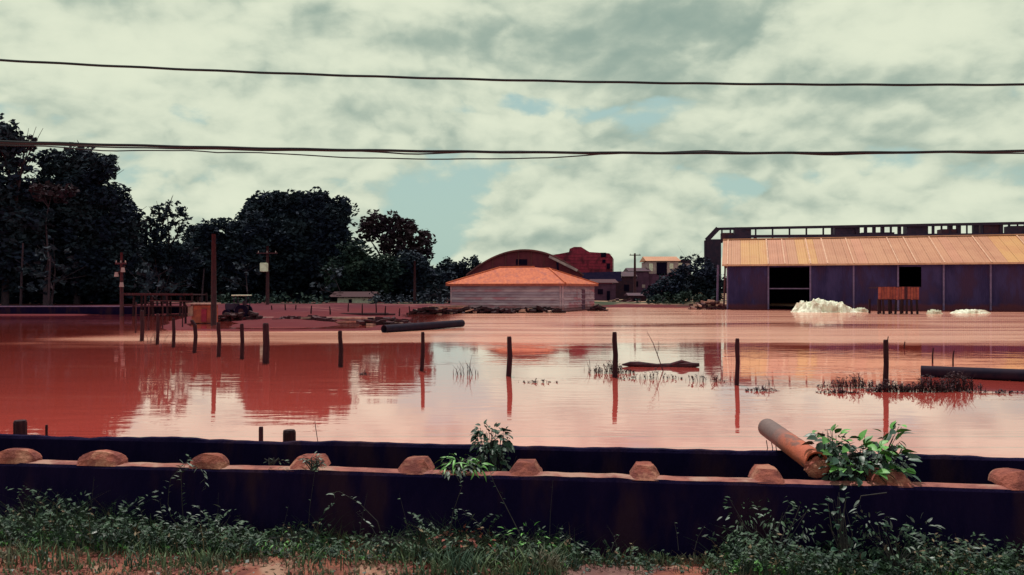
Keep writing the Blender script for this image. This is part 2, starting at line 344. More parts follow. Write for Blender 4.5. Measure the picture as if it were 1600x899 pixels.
# pavement slabs at the foot of the wall on the right
pv = bpy.data.objects.new('pavement', None); C.objects.link(pv); pv['kind'] = 'structure'
x = .30
while x < 6:
    w = random.uniform(.55, .75); b = MB(); c = along(5.0, x+w/2, -.42)
    b.box((c.x, c.y, ZG-.022+random.uniform(-.003, .003)), (w-.008, .80, .08), math.atan(SL)+random.uniform(-.01, .01)); b.build('paving_slab', M['slab'], pv, bevel=.008); x += w

# ------------------------------------------------------------------ drainage channel walls
def rough_wall(name, y0, th, zb, zt, m, lab, cap=None, wob=.006):
    root = thing(name, lab, 'wall', along(y0, 0)); n = 420; vs = []; fs = []
    inv = Vector(root.location)
    L = 11.0
    for k in range(n+1):
        xx = -L + 2*L*k/n
        wz = wob*2*mnoise.noise((xx*1.3, y0, 0)) + wob*1.2*mnoise.noise((xx*7, y0, 1))
        wy = wob*mnoise.noise((xx*3, y0, 5))
        prof = [(0, zb), (wy*.5, zb+(zt-zb)*.5), (wy, zt-.02), (.012+wy, zt+wz), (th*.5, zt+wz+.006), (th-.012, zt+wz), (th, zt-.02), (th, zb)]
        for off, z in prof:
            q = along(y0, xx, off); vs.append((q.x-inv.x, q.y-inv.y, z))
    m_ = len(prof); mi = []
    for k in range(n):
        for j in range(m_-1):
            fs.append((k*m_+j, (k+1)*m_+j, (k+1)*m_+j+1, k*m_+j+1)); mi.append(1 if j in (3, 4) else 0)
    mb = MB(); mb.v = vs; mb.f = fs; mb.mi = mi
    mb.build('wall_body', [m, cap or m], root, smooth=False); return root
fw = rough_wall('channel_wall', 5.0, .14, 0, ZT, M['wall'], 'long dark front wall of the drainage channel with mud stained top and red lumps', M['ledge'])
rw = rough_wall('channel_wall', 5.93, .07, -.4, ZT, M['wall'], 'dark rear wall of the drainage channel holding back the flood water', M['wall'], .008)
def lump(px, py, w, rnd, D=.30):
    # loaf-shaped mud-covered beam end on the front wall top
    x = (px-800)/F; X0 = x*5.06/(1-SL*x); c = along(5.0, X0, 0) - fw.location
    n = 10; seg = 12; vs = []; fs = []
    for i in range(n+1):
        t = i/n; yy = .008 + D*t; sc = .84+.16*min(1, t/.3) if t < .5 else 1-.25*(t-.5)**2*4; hs = min(1, t/.3)**(.6 if rnd else .85)
        for k in range(seg+1):
            a = PI*k/seg; ca, sa = math.cos(a), math.sin(a); e = .45 if not rnd else .9
            xx = math.copysign(abs(ca)**(.9), ca)*w/2*(1-.0*sa)
            zz = min(abs(sa)**e, 1)*.088 if rnd else min(.070, .070*1.35*(1-max(0, (abs(xx)/(w/2)-.42)/.58)))
            xx *= sc; zz *= sc*hs
            nn = mnoise.noise((px*.1+xx*14, yy*14, zz*14))*.010
            q = c + LD*(xx+nn) + LN*(yy); vs.append((q.x, q.y, ZT-.006+zz+nn*.8*hs))
    for i in range(n):
        for k in range(seg): a = i*(seg+1)+k; fs.append((a, a+1, a+seg+2, a+seg+1))
    fs.append(tuple(range(seg+1))); fs.append(tuple(reversed(range(n*(seg+1), (n+1)*(seg+1)))))
    mb = MB(); mb.add(vs, fs); mb.build('coping_lump', M['lump'], fw, smooth=False)
for px, py, w, rnd, *dd_ in ((22, 715, .33, 1, .15), (156, 719, .33, 1, .15), (324, 724, .255, 1, .15), (474, 730, .24, 0), (643, 735, .23, 0), (818, 740, .215, 0), (1006, 745, .19, 0), (1200, 750, .20, 0), (1395, 755, .23, 0), (1598, 760, .24, 1)):
    lump(px, py, w, rnd, *dd_)
lump(-130, 710, .27, 1); lump(1790, 765, .24, 0)

# rusty pipe across the channel
A = Vector((1.905, 5.0, ZT+.082)); B = Vector((1.985, 6.22, ZT+.092))
root = thing('rusty_pipe', 'rusty orange pipe lying across both channel walls, grey far end over the water', 'pipe', A)
dirp = (B-A)
def pipe_mesh(a, b, r, seg, ri=None):
    mb = MB(); n = 14; mb.tube([a+(b-a)*k/n for k in range(n+1)], [r*(1+.015*mnoise.noise((k*1.7, 0, 0))) for k in range(n+1)], seg, jit=.006, caps=False)
    ri = ri or r*.86; t = (b-a).normalized(); u = Vector((0, 0, 1)); x = t.cross(u).normalized(); y = x.cross(t)
    for end, e in ((a, 1), (b, -1)):
        ro = [end + (x*math.cos(2*PI*k/seg)+y*math.sin(2*PI*k/seg))*r for k in range(seg)]
        rn = [end + (x*math.cos(2*PI*k/seg)+y*math.sin(2*PI*k/seg))*ri for k in range(seg)]
        rd = [q + t*e*min(.25, (b-a).length*.3) for q in rn]
        fs = []
        for k in range(seg):
            k2 = (k+1) % seg; fs += [(k, k2, seg+k2, seg+k), (seg+k, seg+k2, 2*seg+k2, 2*seg+k)]
        fs.append(tuple(range(2*seg, 3*seg))); mb.add(ro+rn+rd, fs)
    return mb
z0 = Vector((0, 0, 0))
def pipe_mat():
    m = bpy.data.materials.new('rust_to_grey_pipe'); m.use_nodes = True; t = NT(m.node_tree); t.n.clear()
    P_ = t.node('ShaderNodeTexCoord').outputs['Object']; p = t.node('ShaderNodeBsdfPrincipled'); o = t.node('ShaderNodeOutputMaterial'); t.l.new(p.outputs[0], o.inputs[0])
    sp = t.node('ShaderNodeSeparateXYZ'); t.l.new(P_, sp.inputs[0]); n_ = t.noise(P_, 7, 6, .65)
    g = t.step(t.m('ADD', sp.outputs[1], t.m('MULTIPLY', n_, .5)), .62, 1.15)
    c = t.mix(t.noise(P_, 16, 6, .65), (.50, .105, .045), (.30, .055, .035)); c = t.mix(t.step(t.noise(t.scalev(P_, (1, .3, 1)), 9, 5), .56, .66), c, (.16, .055, .045))
    c = t.mix(g, c, t.mix(t.noise(P_, 20, 5), (.17, .10, .10), (.09, .055, .065))); t.l.new(c, p.inputs['Base Color']); p.inputs['Roughness'].default_value = .75
    b = t.node('ShaderNodeBump'); b.inputs['Strength'].default_value = .5; b.inputs['Distance'].default_value = .01; t.l.new(t.noise(P_, 45, 6), b.inputs['Height']); t.l.new(b.outputs[0], p.inputs['Normal']); return m
pipe_mesh(z0, dirp, .072, 32).build('pipe_body', pipe_mat(), root, smooth=True)
tt = dirp.normalized()
mb = bmesh.new(); bmesh.ops.create_icosphere(mb, subdivisions=4, radius=1)
for v_ in mb.verts:
    k_ = 1+.28*mnoise.noise(v_.co*2.1)+.12*mnoise.noise(v_.co*6); v_.co = Vector((v_.co.x*.076*k_+.005, v_.co.y*.045*k_-.002, v_.co.z*.062*k_-.026))
me = bpy.data.meshes.new('mud_plug'); mb.to_mesh(me); mb.free(); me.materials.append(M['lump']); link('mud_plug', me, root)
for k, (u, l) in enumerate(((.93, .13), (.87, .10), (.84, .12))):
    mb = MB(); q = dirp*u + Vector((-.03+.02*k, 0, -.08)); mb.tube([q, q+Vector((.01, 0, -l*.5)), q+Vector((.02*(k-1), 0, -l))], .0035, 5); mb.build('hanging_twig', M['stemdark'], root)
a, b2 = P(1258, 705, 5.55), P(1330, 716, 5.2)
root = thing('short_pipe', 'short grey pipe end poking out left of the leafy bush by the rusty pipe', 'pipe', a)
pipe_mesh(z0, b2-a, .028, 18).build('pipe_body', M['plaster'], root, smooth=True)

# posts and stubs just behind the rear wall
for px, pt, pb, w, dd, lab in ((32, 657, 690, 20, 7.2, 'squat dark stub beyond the rear wall, bottom left corner of the water'), (452, 672, 700, 20, 6.9, 'squat dark stub beyond the rear wall, left of the middle'),
                               (73, 664, 690, 4, 7.2, 'thin dark peg beyond the rear wall beside the squat stub on the far left'), (408, 667, 695, 7, 6.9, 'thin pale peg beyond the rear wall left of the middle stub')):
    t = P(px, pt, dd); r = w/F*dd/2; mb = MB()
    mb.tube([(0, 0, -.6), (0, 0, t.z-.02), (0.0, 0, t.z)], [r, r*.98, r*.86], 10, jit=.06)
    o = mb.build('stub_post', M['post'] if px != 408 else M['timber']); o.location = (t.x, t.y, 0); tag(o, lab, 'post', 'stubs behind the rear wall')
mb = MB(); t = P(497, 663, 6.3); mb.tube([(.02, 0, -.45), (.0, 0, -.15), (-.02, 0, -.02), (-.025, 0, .02)], .003, 5); o = mb.build('twig', M['stemdark']); o.location = t; tag(o, 'thin bent twig sticking up over the rear wall left of the middle', 'twig')

# ------------------------------------------------------------------ flooded fence posts
FP = [(222, 485, 533, 6, 0, 'leftmost dark post of the flooded fence where it nears the far pen'),
      (246, 490, 538, 5, 1, 'second dark post from the left end of the flooded fence'),
      (271, 497, 543, 5, 0, 'third dark post from the left end of the flooded fence'),
      (304, 500, 551, 6, 3, 'bent dark post of the flooded fence just left of the tall pole'),
      (342, 504, 557, 6, -1, 'dark post of the flooded fence just right of the tall pole'),
      (378, 506, 561, 6, 0, 'thin dark post left of the thick post in the flooded fence'),
      (415, 505, 568, 10, 0, 'thickest dark post of the flooded fence, left part of the water'),
      (532, 517, 573, 7, -1, 'lone dark post in the tree reflection below the small white hut'),
      (659, 519, 580, 6, 2, 'thin dark post in the water below the long black pipe'),
      (795, 526, 588, 8, 1, 'dark post in open water right of the thin twigs, with red reflection'),
      (961, 519, 590, 8, -1, 'tallest dark post, standing in a tuft of weeds left of the floating log'),
      (1151, 529, 602, 7, 1, 'dark post in open water right of the floating log'),
      (1383, 531, 606, 8, 1, 'dark post standing in the long weed bed left of the floating black pipe')]
for px, pt, pb, w, lean, lab in FP:
    q = Wt(px, pb); h = (pb-pt)/F*q.y; r = w/F*q.y/2; lx = lean*.012*h
    mb = MB(); kx = .12 if px == 304 else 0
    mb.tube([(-lx*.5, 0, -.6), (0, 0, 0), (lx*.5+r*.3, 0, h*.5), (lx-kx*.2, 0, h*.82), (lx-kx, 0, h*.97), (lx-kx, .0, h)], [r*1.05, r*1.05, r, r*.96, r*.9, r*.7], 9, jit=.10)
    o = mb.build('fence_post', M['post']); o.location = q; tag(o, lab, 'post', 'posts of the flooded fence')
for px, pt, pb in ((1387, 524, 533), (1413, 532, 543), (1457, 542, 566), (1489, 546, 570)):
    q = Wt(px, pb+2); h = (pb-pt)/F*q.y; mb = MB(); mb.tube([(0, 0, -.4), (0, 0, h*.5), (.02, 0, h)], [.022, .02, .015], 6, jit=.1)
    o = mb.build('stake', M['post']); o.location = q
    tag(o, {1387: 'short thin stake just behind the top of the post in the weed bed', 1413: 'tiny stake in water, second from left behind the weed bed', 1457: 'thin stake behind the left end of the floating black pipe', 1489: 'rightmost thin stake, behind the floating black pipe'}[px], 'stake', 'thin stakes at the right')

# floating pipes and log
def floating_pipe(a, b, r, lab, seg=16):
    root = thing('black_pipe', lab, 'pipe', a); pipe_mesh(z0, b-a, r, seg).build('pipe_body', M['blackpipe'], root, smooth=True); return root
a, b2 = Wt(600, 520), Wt(722, 512); a.z = .16; b2.z = .22
floating_pipe(a, b2, .19, 'long black pipe lying at the tip of the red mud bank, left of centre')
a = Wt(1439, 588); a.z = .11; b2 = Wt(1640, 598); b2.z = .13
rt = floating_pipe(a, b2, .135, 'thick black pipe floating at the right edge of the photo')
mb = MB(); a = Wt(972, 573); b2 = Wt(1092, 574); L = b2-a
pts = [L*k/9 + Vector((0, .04*math.sin(k*1.3), .035+.03*math.sin(k*.8+.4))) for k in range(10)]
mb.tube(pts, [.02, .065, .075, .07, .075, .085, .085, .09, .08, .05], 9, jit=.14)
root = thing('floating_log', 'dark ragged log floating right of the tallest fence post', 'log', a); mb.build('log_body', M['timber'], root, smooth=False)
mb = MB(); mb.tube([L*.62+Vector((0, 0, .05)), L*.78+Vector((0, .02, .14)), L*.9+Vector((0, 0, .10))], [.04, .05, .02], 7, jit=.15)
mb.build('branch_stub', M['timber'], root)
mb = MB(); q = Wt(1036, 580); h0 = 62/F*q.y
mb.tube([(0.02, 0, -.2), (0, 0, 0), (-.14, 0, h0*.42), (-.25, 0, h0*.72), (-.40, 0, h0)], [.014, .013, .011, .008, .004], 6)
mb.tube([(-.14, 0, h0*.42), (-.10, 0, h0*.62), (-.11, .02, h0*.75)], [.006, .005, .003], 5)
o = mb.build('stick', M['stemdark']); o.location = q; tag(o, 'thin leaning stick rising behind the floating log', 'stick')

def twigs(px, py, wpx, hpx, n, lab, name='weed_clump', m='stemdark', leafy=0, flat=.3, cat='weeds', group=None):
    q = Wt(px, py); s = q.y/F; w = wpx*s; h = hpx*s; mb = MB()
    for k in range(n):
        x = random.gauss(0, .27)*w; x = max(-w/2, min(w/2, x)); y = random.uniform(-1, 1)*max(.1, w*flat*.5)
        hh = h*random.uniform(.25, 1)*max(.25, 1-abs(x)/(w*.62)); lx = random.uniform(-.6, .6)*hh; r = random.uniform(.0025, .006)
        mb.tube([(x, y, -.03), (x+lx*.35, y, hh*.55), (x+lx, y, hh)], [r, r*.8, r*.3], 4, caps=False)
        if leafy and random.random() < leafy:
            for j in range(3):
                c = Vector((x+lx*.5, y, hh*random.uniform(.3, 1))); a = Vector((random.uniform(-1, 1), random.uniform(-1, 1), random.uniform(-.4, .6))).normalized()*.05; bb_ = Vector((0, 0, 1)).cross(a)*.35
                mb.add([c-a, c+bb_, c+a, c-bb_], [(0, 1, 2, 3)])
    o = mb.build(name, M[m]); o.location = q; return tag(o, lab, cat, group, 'stuff')
twigs(728, 586, 40, 44, 26, 'sparse thin twigs standing in open water left of the centre post', name='twig_clump', flat=.2)
twigs(955, 583, 70, 24, 130, 'dark tuft of flooded weeds round the tallest post', leafy=.6)
twigs(925, 578, 30, 36, 8, 'few tall thin stalks left of the tallest post', name='twig_clump')
twigs(1020, 592, 90, 20, 55, 'loose flooded stalks in front of the floating log', leafy=.5)
twigs(1100, 596, 60, 22, 40, 'flooded stalks below the right end of the floating log', leafy=.5)
twigs(1190, 611, 50, 10, 40, 'low weed mat in the water right of the post past the log', leafy=.7, flat=.1)
twigs(1200, 606, 30, 26, 6, 'few thin stalks above the low weed mat', name='twig_clump')
twigs(1330, 606, 100, 26, 130, 'dark weed bed left of the post by the black pipe', leafy=.7, flat=.12)
twigs(1308, 614, 60, 8, 60, 'thin weed line left of and below the weed bed', leafy=.7, flat=.08)
twigs(1392, 612, 70, 22, 150, 'thick weeds round the foot of the post by the black pipe', leafy=.8, flat=.15)
twigs(1450, 612, 90, 30, 220, 'thick dark weeds at the left end of the floating black pipe', leafy=.8, flat=.2)
twigs(1495, 610, 80, 40, 220, 'twiggy grey bush in the water in front of the floating black pipe', leafy=.5, flat=.3)
twigs(1560, 614, 90, 8, 60, 'thin weed line under the floating black pipe', leafy=.6, flat=.08)
twigs(570, 586, 14, 8, 16, 'small floating scrap of weed in the tree reflection', leafy=.8)
twigs(840, 598, 60, 7, 30, 'faint floating weeds right of the centre post', leafy=.5, flat=.1)
twigs(245, 538, 40, 46, 30, 'grey stalks among the leftmost flooded posts', name='twig_clump')

# ------------------------------------------------------------------ trees
def leaves_mesh(name, centres, radii, counts, size, m, parent, squash=.8):
    cs = []; 
    for c, r, n in zip(centres, radii, counts):
        u = rng.normal(size=(n, 3)); u /= np.linalg.norm(u, axis=1)[:, None]
        rad = r*rng.uniform(.35, 1.05, n)**.6
        cs.append(np.array(c)[None, :] + u*np.stack([rad, rad, rad*squash], 1))
    c = np.concatenate(cs); n = len(c)
    a = rng.normal(size=(n, 3)); a[:, 2] *= .5; a /= np.linalg.norm(a, axis=1)[:, None]
    t = rng.normal(size=(n, 3)); bq = np.cross(a, t); bq /= np.linalg.norm(bq, axis=1)[:, None]
    s = size*rng.uniform(.55, 1.35, n)[:, None]; a = a*s; bq = bq*s*.55
    v = np.stack([c-a, c+bq-a*.1, c+a, c-bq+a*.15], 1).reshape(-1, 3)
    me = bpy.data.meshes.new(name); me.vertices.add(len(v)); me.vertices.foreach_set('co', v.astype('f4').ravel())
    me.loops.add(4*n); me.loops.foreach_set('vertex_index', np.arange(4*n, dtype='i4')); me.polygons.add(n)
    me.polygons.foreach_set('loop_start', np.arange(0, 4*n, 4, dtype='i4')); me.update(); me.validate()
    me.materials.append(m); return link(name, me, parent)
def tree(px, base_y, dd, blobs, lab, m='crown', dens=1.0, leaf=.26, group='trees along the far bank', name='tree', clump=1.0, trunk=.28, limbs=True, cat='tree'):
    base = P(px, base_y, dd); base.z = max(.25, min(base.z, .6)); root = thing(name, lab, cat, base, group)
    cs, rs, ns = [], [], []; tb = MB(); ends = []
    for (bx, by, rx, ry) in blobs:
        c = P(bx, by, dd) - base; s = dd/F; RX, RZ = rx*s, ry*s; RY = (RX+RZ)*.5
        ends.append(c + Vector((0, 0, -RZ*.25)))
        n = int(max(8, (34 if dens > .65 else 26)*dens*(RX*RZ)/(2.6*clump)))
        for _ in range(n):
            u = Vector(rng.normal(size=3)).normalized(); k = random.uniform(.35, .96)
            q = c + Vector((u.x*RX*k, u.y*RY*k*.8, u.z*RZ*k)); q.y += random.uniform(-.5, .5)
            r = random.uniform(.45, .95)*clump*min(1.2, max(.5, RZ*.4)); cs.append(tuple(q)); rs.append(r); ns.append(int((60 if dens > .65 else 50)*dens*r*r/(leaf/.26)**2)+6)
    leaves_mesh('crown', cs, rs, ns, leaf, M[m], root)
    top = max(e.z for e in ends); mid = Vector((random.uniform(-.4, .4), 0, top*.42))
    tb.tube([(0, 0, -.4), (.05, 0, top*.2), mid], [trunk*1.2, trunk, trunk*.8], 8, jit=.05)
    if limbs:
        for e in ends:
            w1 = mid.lerp(e, .5)+Vector((random.uniform(-.5, .5), random.uniform(-.4, .4), random.uniform(0, .6)))
            tb.tube([mid-Vector((0, 0, .3)), w1, e], [trunk*.6, trunk*.38, trunk*.12], 6)
            for _ in range(4):
                g = e + Vector((random.uniform(-2, 2), random.uniform(-1, 1), random.uniform(.2, 2))); tb.tube([w1.lerp(e, .5), g], [trunk*.18, trunk*.06], 5, caps=False)
    tb.build('trunk', M['bark'], root, smooth=True); return root
tree(8, 486, 74, [(5, 212, 46, 36), (-25, 225, 45, 45), (38, 226, 22, 20), (30, 250, 28, 22), (10, 300, 45, 40), (-40, 330, 60, 70), (0, 360, 50, 50), (10, 410, 60, 45), (-50, 420, 60, 50), (40, 350, 40, 40)], 'tallest feathery dark tree at the left edge of the photo', dens=.8, leaf=.3)
tree(120, 486, 80, [(125, 262, 60, 34), (160, 262, 30, 26), (85, 262, 36, 28), (165, 320, 42, 42), (60, 320, 60, 45), (110, 370, 80, 55), (185, 380, 30, 50), (205, 345, 18, 30), (60, 400, 60, 50), (150, 420, 70, 45), (120, 320, 60, 50)], 'broad dark tree with rounded top, second from the left edge', dens=.95)
tree(70, 487, 74, [(80, 300, 55, 18)], 'brownish tree crown in front of the broad dark second tree', m='crown_b', dens=.9, trunk=.16)
tree(255, 484, 88, [(258, 328, 38, 18), (232, 346, 28, 24), (285, 348, 26, 20), (255, 385, 44, 34), (225, 400, 34, 50), (270, 420, 50, 40), (285, 400, 36, 34), (240, 365, 34, 24), (262, 340, 34, 16)], 'lacy open-crowned tree between the two broad dark trees', dens=.62, leaf=.24, clump=.7)
tree(345, 483, 96, [(345, 362, 44, 24), (320, 385, 34, 34), (380, 390, 44, 46), (350, 420, 60, 40), (402, 350, 24, 22), (330, 400, 50, 40), (310, 365, 18, 14)], 'dark rounded tree behind the tall bare pole')
tree(455, 482, 102, [(430, 325, 48, 28), (487, 318, 42, 24), (395, 340, 26, 26), (525, 345, 28, 36), (450, 370, 80, 50), (520, 395, 44, 46), (440, 420, 90, 40), (455, 320, 60, 24), (500, 350, 40, 36)], 'largest domed dark tree in the middle of the left tree line', leaf=.3)
tree(612, 482, 102, [(590, 347, 38, 20), (572, 362, 24, 18), (640, 366, 30, 22), (660, 385, 18, 26), (648, 408, 26, 32), (620, 385, 34, 22), (600, 365, 40, 20), (625, 352, 26, 18)], 'brownish lacy tree at the right end of the tall tree line', m='crown_b', dens=.8, leaf=.28, clump=.75)
tree(575, 482, 96, [(560, 392, 34, 20), (580, 425, 56, 34), (540, 430, 40, 30)], 'green tinged tree in front of the gap right of the domed tree', m='crown_g', dens=.9, trunk=.2)
tree(650, 482, 98, [(640, 425, 36, 34), (672, 440, 26, 24)], 'small dark tree under the lacy brownish tree', dens=.9, trunk=.2)
tree(722, 482, 112, [(700, 428, 28, 24), (728, 424, 26, 22), (742, 420, 10, 22), (690, 450, 30, 20), (720, 445, 40, 22)], 'low dark trees left of the orange roofed building', dens=.95, trunk=.2)
tree(80, 487, 70, [(85, 398, 34, 18), (55, 425, 30, 18), (100, 430, 36, 22), (80, 450, 44, 16)], 'blue grey understory tree at the left in front of the tall trees', m='crown_l', dens=.28, leaf=.3, trunk=.1, clump=.9)
tree(245, 487, 66, [(242, 425, 26, 16), (222, 440, 22, 22), (262, 448, 20, 16)], 'pale leaved small tree right of the pole with white fittings', m='crown_l', dens=.22, leaf=.26, trunk=.08, clump=.8)
tree(385, 484, 84, [(385, 418, 22, 14), (370, 440, 24, 16)], 'pale leaved small tree between the two poles', m='crown_l', dens=.2, leaf=.26, trunk=.08, clump=.8)
tree(530, 483, 90, [(520, 430, 30, 22), (498, 450, 20, 16)], 'dull blue grey small tree behind the white hut', m='crown_l', dens=.2, leaf=.28, trunk=.08, clump=.8)
tree(690, 484, 84, [(690, 452, 22, 18), (668, 462, 16, 12)], 'dull small tree beside the thin pole left of the orange roof', m='crown_l', dens=.2, leaf=.26, trunk=.08, clump=.8)
# bare slim trunks in front of the dark trees
for px, y1, dd, lab in ((32, 380, 70, 'slim pale trunk near the left edge under the tall trees'), (75, 400, 69, 'slim pale trunk second from the left edge'), (315, 420, 84, 'slim pale trunk left of the tall bare pole')):
    mb = MB(); bt = P(px, 482, dd); tp = P(px+4, y1, dd); mb.tube([(0, 0, -.5), (.1, 0, (tp.z-bt.z)*.5), (tp.x-bt.x, 0, tp.z-bt.z)], [.11, .09, .06], 7)
    o = mb.build('slim_tree', M['bark']); o.location = bt; tag(o, lab, 'tree', 'slim bare trees on the far bank')
def mass(name, lab, pts, dd0, m, dens, leaf, cat):
    cs, rs, ns = [], [], []
    for (x0, x1, yt, yb, n) in pts:
        for _ in range(n):
            q = P(random.uniform(x0, x1), random.uniform(yt, yb), dd0 + random.uniform(-2.5, 2.5)); r = random.uniform(.5, 1.1); cs.append(tuple(q)); rs.append(r); ns.append(int(40*r*r*dens))
    o = leaves_mesh(name, cs, rs, ns, leaf, M[m], None); tag(o, lab, cat, kind='stuff'); return o
mass('undergrowth', 'dark undergrowth below the tall trees on the far left bank', [(-60, 330, 385, 478, 900), (320, 560, 400, 474, 560), (520, 705, 425, 474, 330)], 104, 'crown', 1.7, .42, 'undergrowth')
mass('undergrowth', 'dark thicket behind the retaining strip at the far left', [(-60, 230, 405, 480, 330)], 84, 'crown', 1.2, .34, 'undergrowth')
mass('distant_wood', 'far wood seen as one dark mass behind the buildings', [(690, 1160, 436, 458, 240)], 190, 'crown', 3.0, .9, 'wood')
mass('weeds', 'pale scrubby weeds on the bank left of the orange roofed building', [(580, 705, 462, 478, 80)], 84, 'crown_l', .25, .2, 'weeds')
mass('weeds', 'green scrub along the foot of the trees behind the red mud bank', [(330, 515, 462, 478, 70)], 86, 'crown_g', .5, .22, 'weeds')
tree(1060, 478, 96, [(1075, 440, 44, 26), (1040, 452, 36, 20), (1095, 425, 26, 26), (1110, 450, 22, 30), (1060, 462, 60, 16)], 'dense dark green bush against the left end of the long shed', m='crown', dens=.9, leaf=.22, name='bush', cat='bush', group='bushes by the long shed', trunk=.1)
tree(1030, 478, 92, [(1035, 465, 44, 11), (1080, 466, 40, 12)], 'low green bush at the water left of the long shed', m='crown_g', dens=.8, leaf=.2, name='bush', cat='bush', group='bushes by the long shed', trunk=.06)
tree(1090, 470, 104, [(1090, 410, 8, 6), (1098, 412, 16, 10), (1072, 404, 12, 5)], 'thin scraggly tree between the far house and the long shed', m='crown', dens=.6, leaf=.2, trunk=.08, clump=.5)
tree(965, 470, 125, [(962, 443, 16, 10), (985, 436, 10, 7)], 'small dark tree between the brick building and the far pole', m='crown', dens=.7, leaf=.25, trunk=.1, clump=.6)

# ------------------------------------------------------------------ long shed on the right
A = Vector((21.0, 78.0, 0)); Bv = Vector((44.0, 71.5, 0)); u = (Bv-A).normalized(); nrm = Vector((u.y, -u.x, 0))*-1   # away from camera
if nrm.y < 0: nrm = -nrm
shed = thing('long_shed', 'long low shed with salmon sheet roof and dark purple wall at right', 'shed', A)
def SP(s, t, z): q = u*s + nrm*t; return Vector((q.x, q.y, z))
EZ, RZ_, RD, OV = 4.55, 7.15, 6.0, .45; bay = 3.8; NB = 9; LEN = bay*NB
rotu = math.atan2(u.y, u.x)
for k in range(NB):
    s0, s1 = k*bay+.07, (k+1)*bay-.07
    if k == 1:
        mb = MB(); mb.beam(SP(s0, .06, 2.05), SP(s1, .06, 2.05), .08, .1); mb.build('door_rail', M['shed_post'], shed)
        mb = MB(); mb.beam(SP(s0, .06, 4.3), SP(s1, .06, 4.3), .06, .4); mb.build('door_lintel', M['shed_wall'], shed); continue
    if k == 4:
        for (a, b_, z1, z2) in ((s0, s1, -.3, 2.2), (s0+1.9, s1, 2.2, 4.45), (s0, s0+1.9, 4.05, 4.45)):
            mb = MB(); mb.add([SP(a, 0, z1), SP(b_, 0, z1), SP(b_, 0, z2), SP(a, 0, z2), SP(a, .08, z1), SP(b_, .08, z1), SP(b_, .08, z2), SP(a, .08, z2)], [(0, 1, 2, 3), (5, 4, 7, 6), (4, 0, 3, 7), (1, 5, 6, 2), (3, 2, 6, 7)]); mb.build('wall_panel', M['shed_wall'], shed)
        continue
    n = 24; vs = []; fs = []      # corrugated sheet panel
    for j in range(n*2+1):
        s = s0+(s1-s0)*j/(n*2); off = -.035 if j % 2 else 0
        vs += [SP(s, off, -.3), SP(s, off, 4.45)]
    for j in range(n*2): fs.append((2*j, 2*j+2, 2*j+3, 2*j+1))
    mb = MB(); mb.add(vs, fs); mb.build('wall_panel', M['shed_wall'], shed)
for k in range(NB+1):
    mb = MB(); mb.box(SP(k*bay, -.03, 2.1), (.15, .16, 4.8), rotu); mb.build('wall_post', M['shed_post'], shed)
mb = MB()
mb.add([SP(0, 0, -.3), SP(0, 12, -.3), SP(0, 12, EZ-.1), SP(0, 6, RZ_-.15), SP(0, 0, EZ-.1)], [(0, 1, 2, 3, 4)]); mb.build('gable_wall', M['shed_wall'], shed)
mb = MB(); mb.add([SP(LEN, 0, -.3), SP(LEN, 12, -.3), SP(LEN, 12, EZ-.1), SP(LEN, 6, RZ_-.15), SP(LEN, 0, EZ-.1)], [(4, 3, 2, 1, 0)]); mb.build('gable_wall', M['shed_wall'], shed)
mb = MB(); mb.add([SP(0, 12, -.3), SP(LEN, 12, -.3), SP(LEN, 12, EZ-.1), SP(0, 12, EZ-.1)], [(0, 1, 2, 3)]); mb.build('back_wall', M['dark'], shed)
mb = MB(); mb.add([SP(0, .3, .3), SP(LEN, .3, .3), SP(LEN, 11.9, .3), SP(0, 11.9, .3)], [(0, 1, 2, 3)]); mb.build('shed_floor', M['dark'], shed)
ns = 40; sw = (LEN+1.0)/ns; slope = Vector((0, RD+OV, RZ_-EZ+.2))
order = 'aabbbccabbaaaacaaaaaaaacaaaabbbaaaaaacaaaa'
for k in range(ns):
    s0 = -.5+k*sw; s1 = s0+sw-.015; m_ = order[k % len(order)]; z_ = .006*(k % 2); vs = []; fs = []; n = 4
    for j in range(n*2+1):
        s = s0+(s1-s0)*j/(n*2); o_ = .012 if j % 2 else 0
        vs += [SP(s, -OV, EZ-.2+o_+z_), SP(s, RD, RZ_+o_+z_)]
    for j in range(n*2): fs.append((2*j, 2*j+2, 2*j+3, 2*j+1))
    mb = MB(); mb.add(vs, fs); mb.build('roof_sheet', M['sheet_'+m_], shed)
for k in range(NB+1):
    for j in ([0] if k in (0, 3, 5, 6, 7, 8) else [0, 1.5]):
        s = k*bay + j; mb = MB(); mb.beam(SP(s, -OV-.02, EZ-.14), SP(s, RD, RZ_+.07), .12, .05); mb.build('roof_seam', M['seam'], shed)
mb = MB(); mb.beam(SP(-.5, -OV-.03, EZ-.24), SP(LEN+.5, -OV-.03, EZ-.24), .05, .16); mb.build('eave_trim', M['seam'], shed)
mb = MB(); mb.add([SP(-.5, RD, RZ_-.02), SP(LEN+.5, RD, RZ_-.02), SP(LEN+.5, 12.4, EZ-.2), SP(-.5, 12.4, EZ-.2)], [(0, 1, 2, 3)]); mb.build('rear_roof', M['sheet_a'], shed)
mb = MB(); mb.beam(SP(-.5, RD, RZ_+.06), SP(LEN+.5, RD, RZ_+.06), .3, .1); mb.build('ridge_cap', M['seam'], shed)
mb = MB(); mb.beam(SP(-1.0, 1.0, -.3), SP(-.9, 1.0, 4.4), .16); mb.build('side_post', M['shed_post'], shed)
mb = MB(); mb.beam(SP(-.35, -.1, -.3), SP(-.2, -.1, 4.3), .14); mb.build('side_post', M['timber'], shed)

